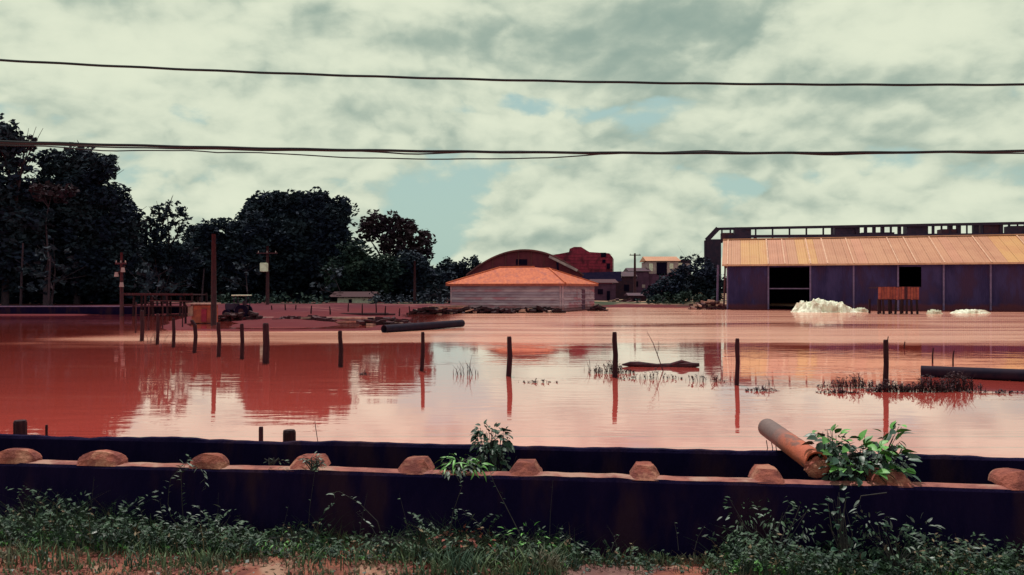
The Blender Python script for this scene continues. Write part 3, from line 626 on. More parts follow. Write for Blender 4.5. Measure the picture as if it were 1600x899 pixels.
# elevated steel walkway behind the shed
wk = thing('steel_walkway', 'dark elevated steel walkway with railings and boxes behind the long shed', 'walkway', P(1103, 470, 98))
wk.location.z = 0; inv = Vector(wk.location)
def K(px, py): dd = 98-(px-1103)/497*10; return P(px, py, dd)-inv
for (a, b_, w) in (((1120, 358), (1700, 347), .30), ((1128, 370), (1700, 366), .34), ((1104, 376), (1122, 357), .55), ((1104, 376), (1104, 470), .5), ((1128, 377), (1700, 373), .2)):
    mb = MB(); mb.beam(K(*a), K(*b_), w); mb.build('rail', M['steel'], wk)
random.seed(11)
for k in range(44):
    px = 1128+k*13.2
    if 1176 < px < 1290 and k % 2: continue
    mb = MB(); mb.beam(K(px, 357-(px-1120)*.018), K(px, 380), .16 if px < 1300 else random.uniform(.12, .5)); mb.build('baluster', M['steel'], wk)
for (x0, x1, y0, y1, m_) in ((1104, 1128, 374, 470, 'steel'), (1148, 1175, 355, 380, 'steel'), (1304, 1340, 355, 375, 'steel'), (1416, 1452, 352, 374, 'steel'), (1536, 1564, 349, 372, 'steelred'), (1470, 1500, 358, 373, 'steelred'), (1345, 1400, 363, 374, 'steel'), (1576, 1604, 353, 371, 'steel'), (1128, 1147, 364, 377, 'steelred')):
    a, c = K(x0, y1), K(x1, y0); mb = MB(); mb.box(((a.x+c.x)/2, (a.y+c.y)/2+.5, (a.z+c.z)/2), (abs(c.x-a.x), 1.4, abs(c.z-a.z)), -.15); mb.build('side_panel' if x0 != 1104 else 'stair_tower', M[m_], wk)
for px in (1180, 1260, 1340, 1420, 1500, 1580):
    mb = MB(); mb.beam(K(px, 372), Vector((K(px, 372).x, K(px, 372).y, -.2)), .3); mb.build('support_column', M['steel'], wk)
random.seed(5)
# stilt platform, sheeting
q = Wt(1404, 491); st = thing('slatted_platform', 'orange brown slatted box on thin stilts in front of the long shed', 'platform', q); s = q.y/F
W_ = 64*s; zt, zm = (491-449)*s, (491-468)*s
for k in range(14):
    mb = MB(); mb.box((-W_/2+W_*(k+.5)/14, 0, (zt+zm)/2+random.uniform(-.03, .03)), (W_/14*.86, .05, zt-zm)); mb.build('slat', M['slat'] if k not in (9,) else M['timber'], st)
for z in (zt, zm):
    mb = MB(); mb.box((0, .04, z), (W_*1.03, .08, .09)); mb.build('frame_rail', M['timber'], st)
mb = MB(); mb.box((0, .9, zt-.05), (W_, 1.6, .06)); mb.build('deck', M['timber'], st)
for k in range(8):
    for y in (0, 1.6):
        if y and k % 2: continue
        mb = MB(); x = -W_/2+W_*(k+.1)/7.3; mb.beam((x, y+.05, -.3), (x+random.uniform(-.1, .1), y+.05, zm), .13); mb.build('leg', M['post'], st)
def heap(px0, px1, ytop, ybase, lab, m='whitesheet', name='plastic_sheeting', cat='sheeting', lo=.2, prof=None, dd=None):
    dd = dd or CAM_H*F/(ybase-HOR); c = P((px0+px1)/2, ybase, dd); w = (px1-px0)/F*dd; h = (ybase-ytop)/F*dd; n = 72; m2 = 30; vs = []; fs = []
    bags = [(random.uniform(-.85, .85), random.uniform(-.7, .6), random.uniform(.05, .15), random.uniform(.12, .34), random.uniform(-1.2, 1.2)) for _ in range(int(30+w*14))]
    for i in range(n+1):
        for j in range(m2+1):
            a = i/n*2-1; e = j/m2*2-1; r = math.hypot(a, e)
            env = max(0, 1-r**2.2); pr = prof(a) if prof else 1
            bz = 0
            for (ba, be, ra, re_, sk) in bags:
                q_ = 1-((a-ba+sk*.2*(e-be))/ra)**2-((e-be)/re_)**2
                if q_ > 0: bz = max(bz, (max(.1, 1-(ba*ba+be*be*.8)))**.7*.66*(.75+.25*math.sin(ba*37+be*23))+.34*q_**.8)
            z = h*pr*(bz*.95+.12*mnoise.noise((a*9*w/5, e*8, 4))+.07*mnoise.noise((a*24*w/5, e*18, 9)))*min(1, env*2.4)
            vs.append((a*w/2+.12*mnoise.noise((a*9, e*9, 3)), e*w*.28, z if r < 1 else -.08))
    for i in range(n):
        for j in range(m2): k = i*(m2+1)+j; fs.append((k, k+m2+1, k+m2+2, k+1))
    mb = MB(); mb.add(vs, fs); o = mb.build(name, M[m]); o.location = (c.x, c.y+.5, max(0, c.z)); return tag(o, lab, cat)
heap(1238, 1352, 467, 488, 'heap of crumpled white sheeting in front of the dark shed doorway', prof=lambda a: 1.1 if a < 0 else (.9 if a < .35 else .9*max(.12, 1-(a-.35)*2.2)))
heap(1490, 1552, 483, 490, 'low scrap of white sheeting by the shed wall at far right')
heap(1452, 1478, 483, 491, 'small white scrap between the stilt platform and the larger sheeting')
heap(1334, 1362, 480, 488, 'tail of white cloth trailing right of the big white heap')

# ------------------------------------------------------------------ orange roofed building in the middle
c0 = Vector((4.5, 71, 0)); cl = Vector((-5.7, 75, 0)); fv = (cl-c0); dv = Vector((3.7, 9.5, 0))
ob = thing('plank_building', 'low plank building with bright orange hipped roof at the water edge', 'building', c0)
EZ2 = 2.5; z_b = -.2
def board_wall(a, b_, zt_, zb_, name, n=11):
    mb = MB(); dl = (b_-a).normalized(); nn = Vector((dl.y, -dl.x, 0)); 
    if nn.y > 0: nn = -nn
    for k in range(n):
        z1 = zb_+(zt_-zb_)*k/n; z2 = zb_+(zt_-zb_)*(k+1)/n; o1 = nn*(.10+.03*(k % 2)); o2 = nn*.01
        mb.add([a+o1+Vector((0, 0, z1)), b_+o1+Vector((0, 0, z1)), b_+o2+Vector((0, 0, z2)), a+o2+Vector((0, 0, z2)), a+Vector((0, 0, z1)), b_+Vector((0, 0, z1))], [(0, 1, 2, 3), (4, 5, 1, 0)], (0, 1, 0, 0, 1, 0, 1, 1, 0, 1, 0, 0)[k % 12])
    return mb.build(name, [M['planks'], M['planks_b']], ob, kind='stuff')
board_wall(Vector((0, 0, 0)), fv, EZ2, z_b, 'board_cladding'); board_wall(Vector((0, 0, 0)), dv, EZ2, z_b, 'board_cladding'); board_wall(fv, fv+dv, EZ2, z_b, 'board_cladding'); board_wall(dv, fv+dv, EZ2, z_b, 'board_cladding')
for q in (z0, fv, dv, fv*.02, dv*.42, dv*.86):
    mb = MB(); mb.box((q.x, q.y-.06, 1.1), (.14, .14, 2.7)); mb.build('corner_post', M['planks'], ob)
mb = MB(); q = dv*.62; mb.box((q.x+.06, q.y-.05, .95), (.08, 1.0, 2.0), math.atan2(dv.y, dv.x)-PI/2); mb.build('door', M['mauve'], ob)
cen = (fv+dv)/2; ru = fv.normalized(); e_ = .5
def ov(p, s=1.07): return cen + (p-cen)*s + Vector((0, 0, EZ2))
r1 = cen+ru*2.6+Vector((0, 0, 4.12)); r2 = cen-ru*1.0+Vector((0, 0, 4.12)); r3 = cen-ru*1.6+dv*.02+Vector((0, 0, 3.95)); r4 = cen-ru*2.5+Vector((0, 0, 3.95))
E = [ov(z0), ov(fv), ov(fv+dv), ov(dv)]
def roofpiece(pts, name='roof_slope'):
    mb = MB(); top = [Vector(p) for p in pts]; n = len(pts); bot = [p-Vector((0, 0, .09)) for p in top]
    mb.add(top+bot, [tuple(range(n)), tuple(reversed(range(n, 2*n)))]+[(i, i+n, (i+1) % n+n, (i+1) % n) for i in range(n)]); return mb.build(name, M['roof_o'], ob)
roofpiece([E[0], r4, r3, r2, r1, E[1]]); roofpiece([E[1], r1, E[2]]); roofpiece([E[2], r1, r2, r3, r4, E[3]]); roofpiece([E[3], r4, E[0]])
mb = MB()
for a, b_ in ((E[0], E[1]), (E[0], E[3]), (E[1], E[2])): mb.beam(a-Vector((0, .03, .12)), b_-Vector((0, .03, .12)), .05, .16)
mb.build('fascia', M['orange'], ob)
for a, b_ in ((r4, E[0]), (r1, E[1]), (r1, r2), (r3, r4), (r4, E[3])):
    mb = MB(); mb.tube([a+Vector((0, 0, .05)), b_+Vector((0, 0, .05))], .07, 6); mb.build('hip_tile', M['roof_o'], ob)
# platform and rubble at its foot
def rubble(px0, px1, ytop, ybase, n, lab, m='post', big=.5, name='scrap_heap', pale=0):
    dd = CAM_H*F/(ybase-HOR); w = (px1-px0)/F*dd; h = (ybase-ytop)/F*dd; mb = MB()
    for k in range(n):
        a = random.uniform(-1, 1); env = (1-a*a)**.5
        s_ = (random.uniform(.3, 1)*big, random.uniform(.2, .7)*big, random.uniform(.08, .35)*big)
        mb.box((a*w/2, random.uniform(-.4, .7), random.uniform(-.05, h*.85)*env), s_, random.uniform(0, PI), 1 if random.random() < pale else 0, tilt=('Y', random.uniform(-.4, .4)))
    o = mb.build(name, [M[m], M['paleboard']]); c = P((px0+px1)/2, ybase, dd); o.location = (c.x, c.y, 0); return tag(o, lab, 'scrap heap', 'scrap heaps on the far bank')
rubble(640, 712, 481, 491, 90, 'low dark scrap heap left of the orange roofed building', big=.8, pale=.1)
rubble(700, 800, 480, 490, 130, 'dark scrap heap along the left front of the orange roofed building', big=.8, pale=.05)
rubble(790, 880, 479, 489, 90, 'dark scrap heap along the right front of the orange roofed building', big=.7, pale=.08)
rubble(920, 945, 476, 486, 30, 'small dark scrap heap at the right corner of the orange roofed building', big=.6)
rubble(1080, 1132, 468, 484, 90, 'scrap heap with pale pieces at the left foot of the long shed', m='timber', big=.8, pale=.3)
rubble(945, 1000, 466, 478, 60, 'reddish scrap heap between the far shacks and the water', m='timber', big=.9, pale=.2)
mb = MB()
for k in range(5): mb.box((random.uniform(-1, 1), random.uniform(-.3, .5), .25+k*.06), (3.2, .5, .05), random.uniform(-.1, .1))
o = mb.build('board_stack', M['paleboard']); q = Wt(702, 487); o.location = q; tag(o, 'pale boards lying at the left corner of the orange roofed building', 'boards')
mb = MB(); mb.box((0, 0, .12), (7.5, .6, .12), .02); o = mb.build('plank', M['paleboard']); q = Wt(500, 500); o.location = q; tag(o, 'long pale plank lying on the red mud bank', 'plank')
mb = MB(); mb.box((0, 0, .13), (5.5, .3, .12), -.05); mb.box((.4, .5, .17), (3.5, .25, .1), .08); o = mb.build('plank', M['timber']); q = Wt(560, 494); o.location = q; tag(o, 'dark planks on the red mud bank right of the pale plank', 'plank')

# ------------------------------------------------------------------ arched hall and brick building behind
dd = 100; ca = P(820, 480, dd); ca.z = .3; ah = thing('arched_hall', 'dark red hall with curved arch roof behind the orange roofed building', 'building', ca)
n = 28; Wd = 90/F*dd; base_z = 3.4; topz = (HOR-391)/F*dd+2-.3
arc = [(-Wd+2*Wd*k/n, topz-(topz-base_z)*abs(2*k/n-1)**2) for k in range(n+1)]
mb = MB(); mb.add([Vector((x, 0, z)) for x, z in arc]+[Vector((Wd, 0, -.5)), Vector((-Wd, 0, -.5))], [tuple(range(n+3))]); mb.build('gable_wall', M['arch'], ah)
mb = MB(); vs = []; fs = []
for x, z in arc: vs += [(x*1.02, -.35, z+.1), (x*1.02, 9, z+.1), (x*1.02, -.35, z-.12)]
for k in range(n): fs += [(3*k, 3*k+3, 3*k+4, 3*k+1), (3*k+2, 3*k+5, 3*k+3, 3*k)]
mb.add(vs, fs); mb.build('arch_roof', M['archroof'], ah, smooth=True)
for x, w, z, hh in ((-.4, 1.4, topz-1.5, .7),):
    mb = MB(); mb.box((x, -.05, z), (w, .1, hh)); mb.build('vent_opening', M['dark'], ah)
for k in range(1, 9):
    x = -Wd+2*Wd*k/9; zz = base_z+(topz-base_z)*(1-(x/Wd)**2)
    mb = MB(); mb.beam((x, -.08, 0), (x, -.08, zz-.15), .1); mb.build('wall_rib', M['archroof'], ah)
mb = MB(); a, b_ = P(858, 401, 99.2)-ca, P(902, 423, 99.2)-ca; mb.beam(a, b_, .5, .3); mb.build('pale_gutter', M['plaster'], ah)
mb = MB(); mb.beam(P(871, 410, 97)-ca, P(872, 425, 97)-ca, .25); mb.build('vent_pipe', M['dark'], ah)
dd = 118; ca = P(912, 478, dd); ca.z = .3; br_ = thing('brick_building', 'tall unfinished dark red brick building right of the arched hall', 'building', ca)
def Q(px, py, y=0): v_ = P(px, py, dd)-ca; return Vector((v_.x, v_.y+y, v_.z))
prof = [(862, 480), (862, 399), (889, 394), (890, 389), (897, 386), (908, 386), (916, 391), (921, 394), (952, 396), (957, 402), (957, 480)]
mb = MB(); n = len(prof); fr = [Q(*p_) for p_ in prof]; bk = [q+Vector((1.2, 8, 0)) for q in fr]
mb.add(fr+bk, [tuple(reversed(range(n)))]+[(i, (i+1) % n, (i+1) % n+n, i+n) for i in range(n)]+[tuple(range(n, 2*n))]); mb.build('brick_wall', M['brick'], br_)
for (x0, x1, y0, y1) in ((939, 947, 395, 402), (941, 946, 406, 411), (876, 880, 410, 416), (948, 953, 412, 420)):
    a, c = Q(x0, y1), Q(x1, y0); mb = MB(); mb.box(((a.x+c.x)/2, -.03, (a.z+c.z)/2), (c.x-a.x, .16, c.z-a.z)); mb.build('window', M['dark'], br_)
mb = MB(); a = Q(957, 403); mb.add([a+Vector((.03, -.02, 0)), a+Vector((1.2, 8, 0)), Q(957, 480)+Vector((1.2, 8, 0)), Q(957, 480)+Vector((.03, -.02, 0))], [(0, 1, 2, 3)]); mb.build('side_wall', M['plaster'], br_)
for z in np.arange(1, 7.2, .45):
    mb = MB(); mb.beam((Q(863, 400).x, -.02, z), (Q(956, 400).x, -.02, z), .04, .03); mb.build('mortar_course', M['arch'], br_)
mb = MB(); mb.add([Q(905, 427, -3), Q(966, 425, -3), Q(964, 440, -5), Q(905, 441, -5)], [(0, 3, 2, 1)]); mb.build('awning', M['dark'], br_)
# shacks and far houses
def house(px0, px1, ywall, yroof, ybase, dd, wm, rm, lab, name='house', wins=(), flat=False, depth=6, over=.35):
    c = P((px0+px1)/2, ybase, dd); c.z = .3; o = thing(name, lab, 'house', c, 'shacks and houses behind the bank'); s = dd/F
    w = (px1-px0)*s; zw = (HOR-ywall)*s+2-.3; zr = (HOR-yroof)*s+2-.3
    mb = MB(); mb.box((0, depth/2, (zw-.5)/2-.1), (w, depth, zw+.5)); mb.build('wall', M[wm], o)
    mb = MB(); x = w/2+over
    if flat: mb.add([(-x, -over, zw), (x, -over, zw), (x, depth+over, zr), (-x, depth+over, zr), (-x, -over, zw-.12), (x, -over, zw-.12), (x, depth+over, zr-.12), (-x, depth+over, zr-.12)], [(0, 1, 2, 3), (7, 6, 5, 4), (0, 4, 5, 1), (1, 5, 6, 2), (2, 6, 7, 3), (3, 7, 4, 0)])
    else: mb.add([(-x, -over, zw), (x, -over, zw), (x, depth+over, zw), (-x, depth+over, zw), (-x*.98, depth/2, zr), (x*.98, depth/2, zr)], [(0, 1, 5, 4), (2, 3, 4, 5), (1, 2, 5), (3, 0, 4), (3, 2, 1, 0)])
    mb.build('roof', M[rm], o)
    for (a, b_, y0, y1, mm) in wins:
        mb = MB(); mb.box((((a+b_)/2-(px0+px1)/2)*s, -.03, (HOR-(y0+y1)/2)*s+2-.3), ((b_-a)*s, .14, (y1-y0)*s)); mb.build('window' if mm == 'dark' else 'wall_patch', M[mm], o)
    return o
house(928, 962, 442, 436, 476, 105, 'mauve', 'timber', 'grey mauve shack directly right of the orange roofed building', wins=((934, 942, 452, 460, 'dark'), (948, 953, 455, 470, 'dark')))
house(958, 992, 432, 424, 474, 122, 'steelred', 'steelred', 'dark shack below the brick building', wins=((966, 971, 428, 434, 'white'), (975, 983, 445, 455, 'dark')))
house(985, 1014, 424, 418, 470, 126, 'mauve', 'steelred', 'mauve shack behind the far pole', wins=((992, 997, 440, 448, 'dark'), (1003, 1008, 445, 450, 'plaster')))
house(1012, 1060, 408, 400, 474, 128, 'plaster', 'sheet_a', 'pale far house with salmon roof above the bushes', wins=((1014, 1020, 412, 424, 'white'), (1026, 1042, 410, 430, 'dark'), (1046, 1052, 412, 420, 'white'), (1014, 1056, 428, 474, 'mauve')))
house(1054, 1080, 406, 404, 472, 130, 'steel', 'steel', 'dark open sided annex right of the pale far house', flat=True, wins=((1058, 1066, 411, 417, 'white'), (1070, 1078, 412, 420, 'plaster')))
house(985, 1010, 462, 458, 478, 100, 'steelred', 'steelred', 'low red shack at the water between orange roof and bushes', depth=3, wins=((990, 996, 466, 474, 'dark'),))
house(527, 575, 464, 456, 479, 88, 'white', 'timber', 'small white hut below the tall trees left of centre', name='hut', wins=((545, 550, 468, 479, 'dark'),), depth=4, over=.8)
house(700, 716, 470, 466, 484, 84, 'timber', 'timber', 'tiny brown shack touching the left of the orange roofed building', depth=2)

# ------------------------------------------------------------------ poles and far-bank clutter
def pole(px, yt, yb, dd, w, lab, arms=(), extra=None, m='timber', lean=0):
    b0 = P(px, yb, dd); t = P(px+lean, yt, dd); b0.z = max(0, b0.z); h = t.z-b0.z; o = thing('utility_pole', lab, 'pole', b0, 'poles on the far bank')
    r = w/F*dd/2; mb = MB(); mb.tube([(0, 0, -.5), (0, 0, h*.5), (t.x-b0.x, 0, h)], [r*1.1, r, r*.75], 10); mb.build('pole_shaft', M[m], o, smooth=True)
    for (ya, l) in arms:
        z = h-(ya-yt)/F*dd; mb = MB(); mb.beam((-l/2, -r, z), (l/2, -r, z), .12); mb.build('crossarm', M[m], o)
        for x in (-.42, 0, .42):
            mb = MB(); mb.tube([(x*l, -r, z+.05), (x*l, -r, z+.22)], [.05, .035], 6); mb.build('insulator', M['plaster'], o)
    if extra: extra(o, h, dd)
    return o
pole(334, 366, 508, 45, 8, 'tall thick bare pole standing on the red mud bank', lean=0)
def box418(o, h, dd):
    mb = MB(); s = dd/F; mb.box((-.25, -.3, h-(418-385)*s), (11*s, .5, 14*s)); mb.build('transformer_box', M['white'], o, bevel=.05)
pole(418, 385, 484, 78, 5, 'pole with a white box and crossarm in front of the domed tree', arms=((396, 2.0),), extra=box418)
def fit190(o, h, dd):
    s = dd/F
    for x, y, w in ((4, 422, 7), (-6, 429, 7), (2, 445, 7)):
        mb = MB(); mb.tube([(x*s, -.2, h-(y+w/2-395)*s), (x*s, -.2, h-(y-w/2-395)*s)], [w*s*.5, w*s*.35], 8); mb.build('white_fitting', M['plaster'], o)
    mb = MB(); mb.beam((-.3, -.12, h-(429-395)*s), (.3, -.12, h-(416-395)*s), .08); mb.build('bracket', M['timber'], o)
pole(190, 395, 494, 59, 5, 'dark pole with three white fittings at the left bank', extra=fit190, arms=((412, .8),))
pole(648, 408, 482, 84, 4, 'thin dark pole left of the orange roofed building')
pole(992, 396, 466, 115, 4, 'far pole with a small crossarm above the shacks', arms=((399, 1.6),))
lw = thing('bank_wall', 'low dark strip wall with pale top along the far left water edge', 'wall', (-40, 62.6, 0))
mb = MB(); mb.box((-2, 0, .1), (36, .4, 1.0), .03); mb.build('wall_body', M['wall'], lw)
mb = MB(); mb.box((-2, 0, .64), (36, .45, .07), .03); mb.build('wall_cap', M['shed_post'], lw)
# timber pen
q = Wt(245, 494); pen = thing('timber_pen', 'rickety dark timber pen at the left end of the mud bank', 'pen', q); s = q.y/F
for k, px in enumerate((192, 208, 226, 240, 262, 281, 300, 312)):
    for y in (0, 3):
        mb = MB(); x = (px-245)*s; mb.beam((x, y, -.3), (x+random.uniform(-.1, .1), y, (494-(458 if k % 2 == 0 else 464))*s), .13); mb.build('pen_post', M['post'], pen)
for yy, x0, x1 in ((459, 192, 302), (470, 235, 302), (478, 192, 300)):
    mb = MB(); mb.beam(((x0-245)*s, -.08, (494-yy)*s), ((x1-245)*s, -.08, (494-yy-1)*s), .09); mb.build('pen_rail', M['timber'], pen)
mb = MB(); mb.box((0, 1.5, (494-461)*s), (108*s, 3.2, .08)); mb.build('pen_roof', M['timber'], pen)
# orange booth
q = Wt(311, 506); bo = thing('orange_booth', 'small orange box booth left of the thick bare pole', 'booth', q); s = q.y/F
mb = MB(); mb.box((4*s, .5, 15*s), (32*s, 1.0, 28*s)); mb.build('booth_body', M['orange'], bo, bevel=.03)
mb = MB(); mb.box((-13*s, .2, 20*s), (8*s, .5, 16*s)); mb.build('side_bin', M['paleboard'], bo)
mb = MB(); mb.box((2*s, .5, 31*s), (42*s, 1.3, 2*s)); mb.build('booth_roof', M['paleboard'], bo)
mb = MB(); mb.box((8*s, -.03, 13*s), (8*s, .06, 20*s)); mb.build('door', M['brick'], bo)
for x in (-21, 20):
    mb = MB(); mb.beam((x*s, 0, -.1), (x*s, 0, 31*s), .09); mb.build('booth_post', M['post'], bo)
# small vehicle with canopy
q = Wt(371, 496); ve = thing('small_tractor', 'small dark tractor with pale canopy parked beyond the mud bank', 'tractor', q); s = q.y/F; q.z = .1
mb = MB(); mb.box((-.35, 0, .75), (.9, .5, .45)); mb.box((-.7, 0, .8), (.25, .42, .3)); mb.build('hood', M['steel'], ve, bevel=.04)
mb = MB(); mb.box((.35, 0, .65), (.7, .7, .25)); mb.box((.5, 0, .95), (.12, .5, .45)); mb.build('seat', M['steelred'], ve, bevel=.03)
for x, r in ((-.6, .28), (.45, .45)):
    for y in (-.48, .48):
        w_ = MB(); w_.tube([(x, y-.11, r), (x, y+.11, r)], r, 18); wo_ = w_.build('wheel', M['dark'], ve, smooth=False)
        w_ = MB(); w_.tube([(x, y-.13, r), (x, y+.13, r)], r*.4, 12); w_.build('hub', M['timber'], ve)
for x in (-.1, .75):
    for y in (-.4, .4):
        mb = MB(); mb.beam((x, y, .7), (x, y, 1.52), .05); mb.build('canopy_post', M['steel'], ve)
mb = MB(); mb.box((.3, 0, 1.56), (1.15, 1.0, .07)); mb.build('canopy', M['white'], ve, bevel=.02)
mb = MB(); mb.tube([(0, 0, .9), (.12, 0, 1.12)], .02, 6); mb.tube([(.12, -.14, 1.12), (.12, .14, 1.12)], .02, 6); mb.build('steering_column', M['steel'], ve)
# far little fence on the mud bank
ORD = ['leftmost', 'second from left', 'third from left', 'fourth from left', 'fifth from left', 'middle', 'fifth from right', 'fourth from right', 'third from right', 'second from right', 'rightmost']
for i, px in enumerate((425, 446, 462, 486, 516, 544, 566, 588, 602, 624, 640)):
    q = Wt(px, 493+random.uniform(-1, 2)); h = random.uniform(13, 19)/F*q.y; mb = MB(); mb.tube([(0, 0, -.3), (0, 0, h*.5), (random.uniform(-.05, .05), 0, h)], [.06, .055, .04], 6, jit=.1)
    o = mb.build('small_post', M['post']); o.location = q; tag(o, ORD[i]+' short thin post in the low row on the far mud bank', 'post', 'row of thin posts on the mud bank')
for px, py, h_ in ((212, 520, 60), (232, 516, 55), (254, 514, 52), (285, 512, 40)):
    q = Wt(px, py); h = h_/F*q.y*.8; mb = MB(); mb.tube([(0, 0, -.3), (.02, 0, h)], [.035, .025], 6); o = mb.build('pale_stake', M['timber']); o.location = q; tag(o, {212: 'leftmost', 232: 'second from left', 254: 'third from left', 285: 'rightmost'}[px]+' of four slim reddish stakes below the timber pen', 'stake', 'slim stakes by the pen')
rubble(340, 410, 486, 502, 50, 'reddish scraps on the mud bank right of the thick pole', m='timber', big=.7)
rubble(430, 520, 494, 503, 50, 'low dark scraps on the mud bank under the thin posts', m='timber', big=.7, pale=.08)
rubble(560, 640, 496, 508, 70, 'dark scraps on the tip of the mud bank by the black pipe', m='timber', big=.7, pale=.05)

# ------------------------------------------------------------------ overhead cables
def cable(pts, dd, r, lab):
    dense = []
    xs = np.array([p[0] for p in pts]); ysv = np.array([p[1] for p in pts])
    co = np.polyfit(xs, ysv, 3 if len(pts) > 4 else 2) if len(pts) < 8 else None
    for x in np.linspace(xs[0], xs[-1], 90):
        y = np.polyval(co, x) if co is not None else np.interp(x, xs, ysv); dense.append(P(x, y+.35*math.sin(x*.05), dd))
    c = dense[0].copy(); mb = MB(); mb.tube([q-c for q in dense], r, 7); o = mb.build('power_cable', M['cable'], smooth=True); o.location = c; return tag(o, lab, 'cable', 'overhead cables')
cable([(-200, 82), (0, 93), (400, 113), (800, 126), (1200, 131), (1600, 132), (1800, 131)], 12, .019, 'single upper cable crossing the whole sky')
cable([(-200, 214), (60, 224), (400, 231), (800, 238), (1300, 239), (1600, 236), (1800, 233)], 12.4, .022, 'thickest cable of the lower bundle crossing the sky')
cable([(-200, 218), (60, 226), (200, 231), (330, 233), (400, 235), (560, 236), (640, 241), (800, 236), (940, 241), (1100, 236), (1300, 242), (1450, 238), (1600, 240), (1800, 238)], 12.6, .012, 'thin wavering cable twisted along the lower bundle')
cable([(-200, 224), (60, 228), (170, 236), (300, 235), (340, 239), (400, 238), (480, 243), (560, 247), (700, 249), (860, 247), (950, 240), (1100, 238), (1350, 238), (1600, 236), (1800, 234)], 12.8, .010, 'thinnest cable, sagging lowest below the bundle left of centre')

# ------------------------------------------------------------------ foreground plants
def leaf_me(name, L, Wd_, m, fold=.25, droop=.3, n=4):
    vs = []; fs = []
    for i in range(n+1):
        t = i/n; w = Wd_/2*math.sin(PI*(t**.8))**.8 if 0 < t < 1 else .0008; z = -droop*L*t*t
        vs += [(-w, L*t, z+fold*w), (0, L*t, z), (w, L*t, z+fold*w)]
    for i in range(n):
        a = 3*i; fs += [(a, a+1, a+4, a+3), (a+1, a+2, a+5, a+4)]
    me = bpy.data.meshes.new(name); me.from_pydata(vs, [], fs); me.materials.append(M[m]); me.polygons.foreach_set('use_smooth', [True]*len(fs)); return me
LM = {k: [leaf_me('leaf', l, w, k_, droop=dr) for (l, w, dr) in sz] for k, k_, sz in (
    ('g', 'leaf_g', ((.075, .042, .2), (.06, .036, .35))), ('d', 'leaf_d', ((.07, .04, .3), (.055, .032, .2))), ('ds', 'leaf_d', ((.042, .026, .3), (.036, .024, .2))),
    ('p', 'leaf_p', ((.062, .017, .2), (.05, .014, .35))), ('m', 'leaf_m', ((.05, .018, .3), (.04, .016, .2))), ('gs', 'leaf_g', ((.055, .013, .7), (.045, .012, .6))), ('r', 'leaf_r', ((.045, .022, .3),)), ('ms', 'leaf_m', ((.034, .013, .3),)))}
def put_leaf(parent, pos, direction, kind, sc=1):
    o = bpy.data.objects.new('leaf', random.choice(LM[kind])); C.objects.link(o); o.parent = parent; o.location = pos
    q = Vector(direction).normalized().to_track_quat('Y', 'Z'); e = q.to_euler(); e.rotate_axis('Y', random.uniform(-.7, .7)); o.rotation_euler = e
    s = sc*random.uniform(.75, 1.25); o.scale = (s, s, s)
def bush(base, blobs, kinds, n, lab, name='leafy_bush', cat='bush', stems=14, sc=1, r=.004):
    root = thing(name, lab, cat, base); mb = MB(); tot = sum(b_[3]*b_[4] for b_ in blobs)
    for (px, py, dd, rx, ry) in blobs:
        c = P(px, py, dd)-base; s = dd/F; k_ = max(1, int(stems*rx*ry/tot))
        tips = []
        for _ in range(k_*2):
            g = c+Vector((random.gauss(0, .5)*rx*s, random.gauss(0, .4)*rx*s, random.uniform(-.6, .9)*ry*s)); mid = Vector(g)*.5+Vector((random.uniform(-.04, .04), 0, .03))
            mb.tube([(random.uniform(-.02, .02), 0, 0), mid, g], [r, r*.8, r*.4], 4, caps=False); tips.append((mid, g))
        for _ in range(int(n*rx*ry/tot)):
            u_ = Vector(rng.normal(size=3)).normalized(); k2 = random.uniform(.2, 1)**.5
            pos = c+Vector((u_.x*rx*s*k2, u_.y*rx*s*k2*.8, u_.z*ry*s*k2)); dr_ = Vector((u_.x, u_.y-.35, u_.z*.6+random.uniform(-.5, .4)))
            top = (pos.z-c.z) > ry*s*.15
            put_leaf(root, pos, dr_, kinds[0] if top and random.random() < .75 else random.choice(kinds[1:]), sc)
    mb.build('stems', M['stem'], root); return root
random.seed(21)
bb_ = P(1345, 800, 5.0); bb_.z = .2; bb_.y = 5.3
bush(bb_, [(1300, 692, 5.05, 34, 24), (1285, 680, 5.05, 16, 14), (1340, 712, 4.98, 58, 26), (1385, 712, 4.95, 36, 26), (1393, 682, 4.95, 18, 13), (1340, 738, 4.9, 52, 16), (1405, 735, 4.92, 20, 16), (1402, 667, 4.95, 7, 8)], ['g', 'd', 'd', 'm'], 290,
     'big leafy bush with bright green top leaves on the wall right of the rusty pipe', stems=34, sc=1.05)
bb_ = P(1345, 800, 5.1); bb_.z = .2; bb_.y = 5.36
bush(bb_, [(1345, 728, 5.12, 56, 20), (1310, 706, 5.15, 30, 18), (1395, 722, 5.12, 30, 18)], ['d', 'ds', 'd'], 240, 'dark green leaves packed behind the bright leafy bush on the wall', stems=20, sc=1.0)  # second bush, all in the dark green leaf colour
bb_ = P(768, 760, 5.6); bb_.z = .2
bush(bb_, [(768, 690, 5.55, 30, 24), (755, 672, 5.55, 14, 12), (785, 682, 5.55, 14, 14), (770, 718, 5.5, 30, 18)], ['ds', 'ds', 'd'], 230, 'round dark small-leaved bush rising from the channel at centre', stems=22, sc=1.0)
bb_ = P(715, 742, 5.08)
bush(bb_, [(718, 722, 5.1, 26, 12), (740, 730, 5.05, 18, 7), (700, 732, 5.05, 14, 7)], ['gs', 'gs', 'p'], 90, 'small bright green plant on the wall top left of the dark round bush', name='small_plant', cat='plant', stems=16)
bb_ = P(490, 736, 5.1)
bush(bb_, [(487, 718, 5.15, 18, 9), (500, 726, 5.1, 8, 9)], ['p', 'p', 'm'], 46, 'little pale leaved plant growing over the red lump left of the middle', name='small_plant', cat='plant', stems=12, sc=.6)
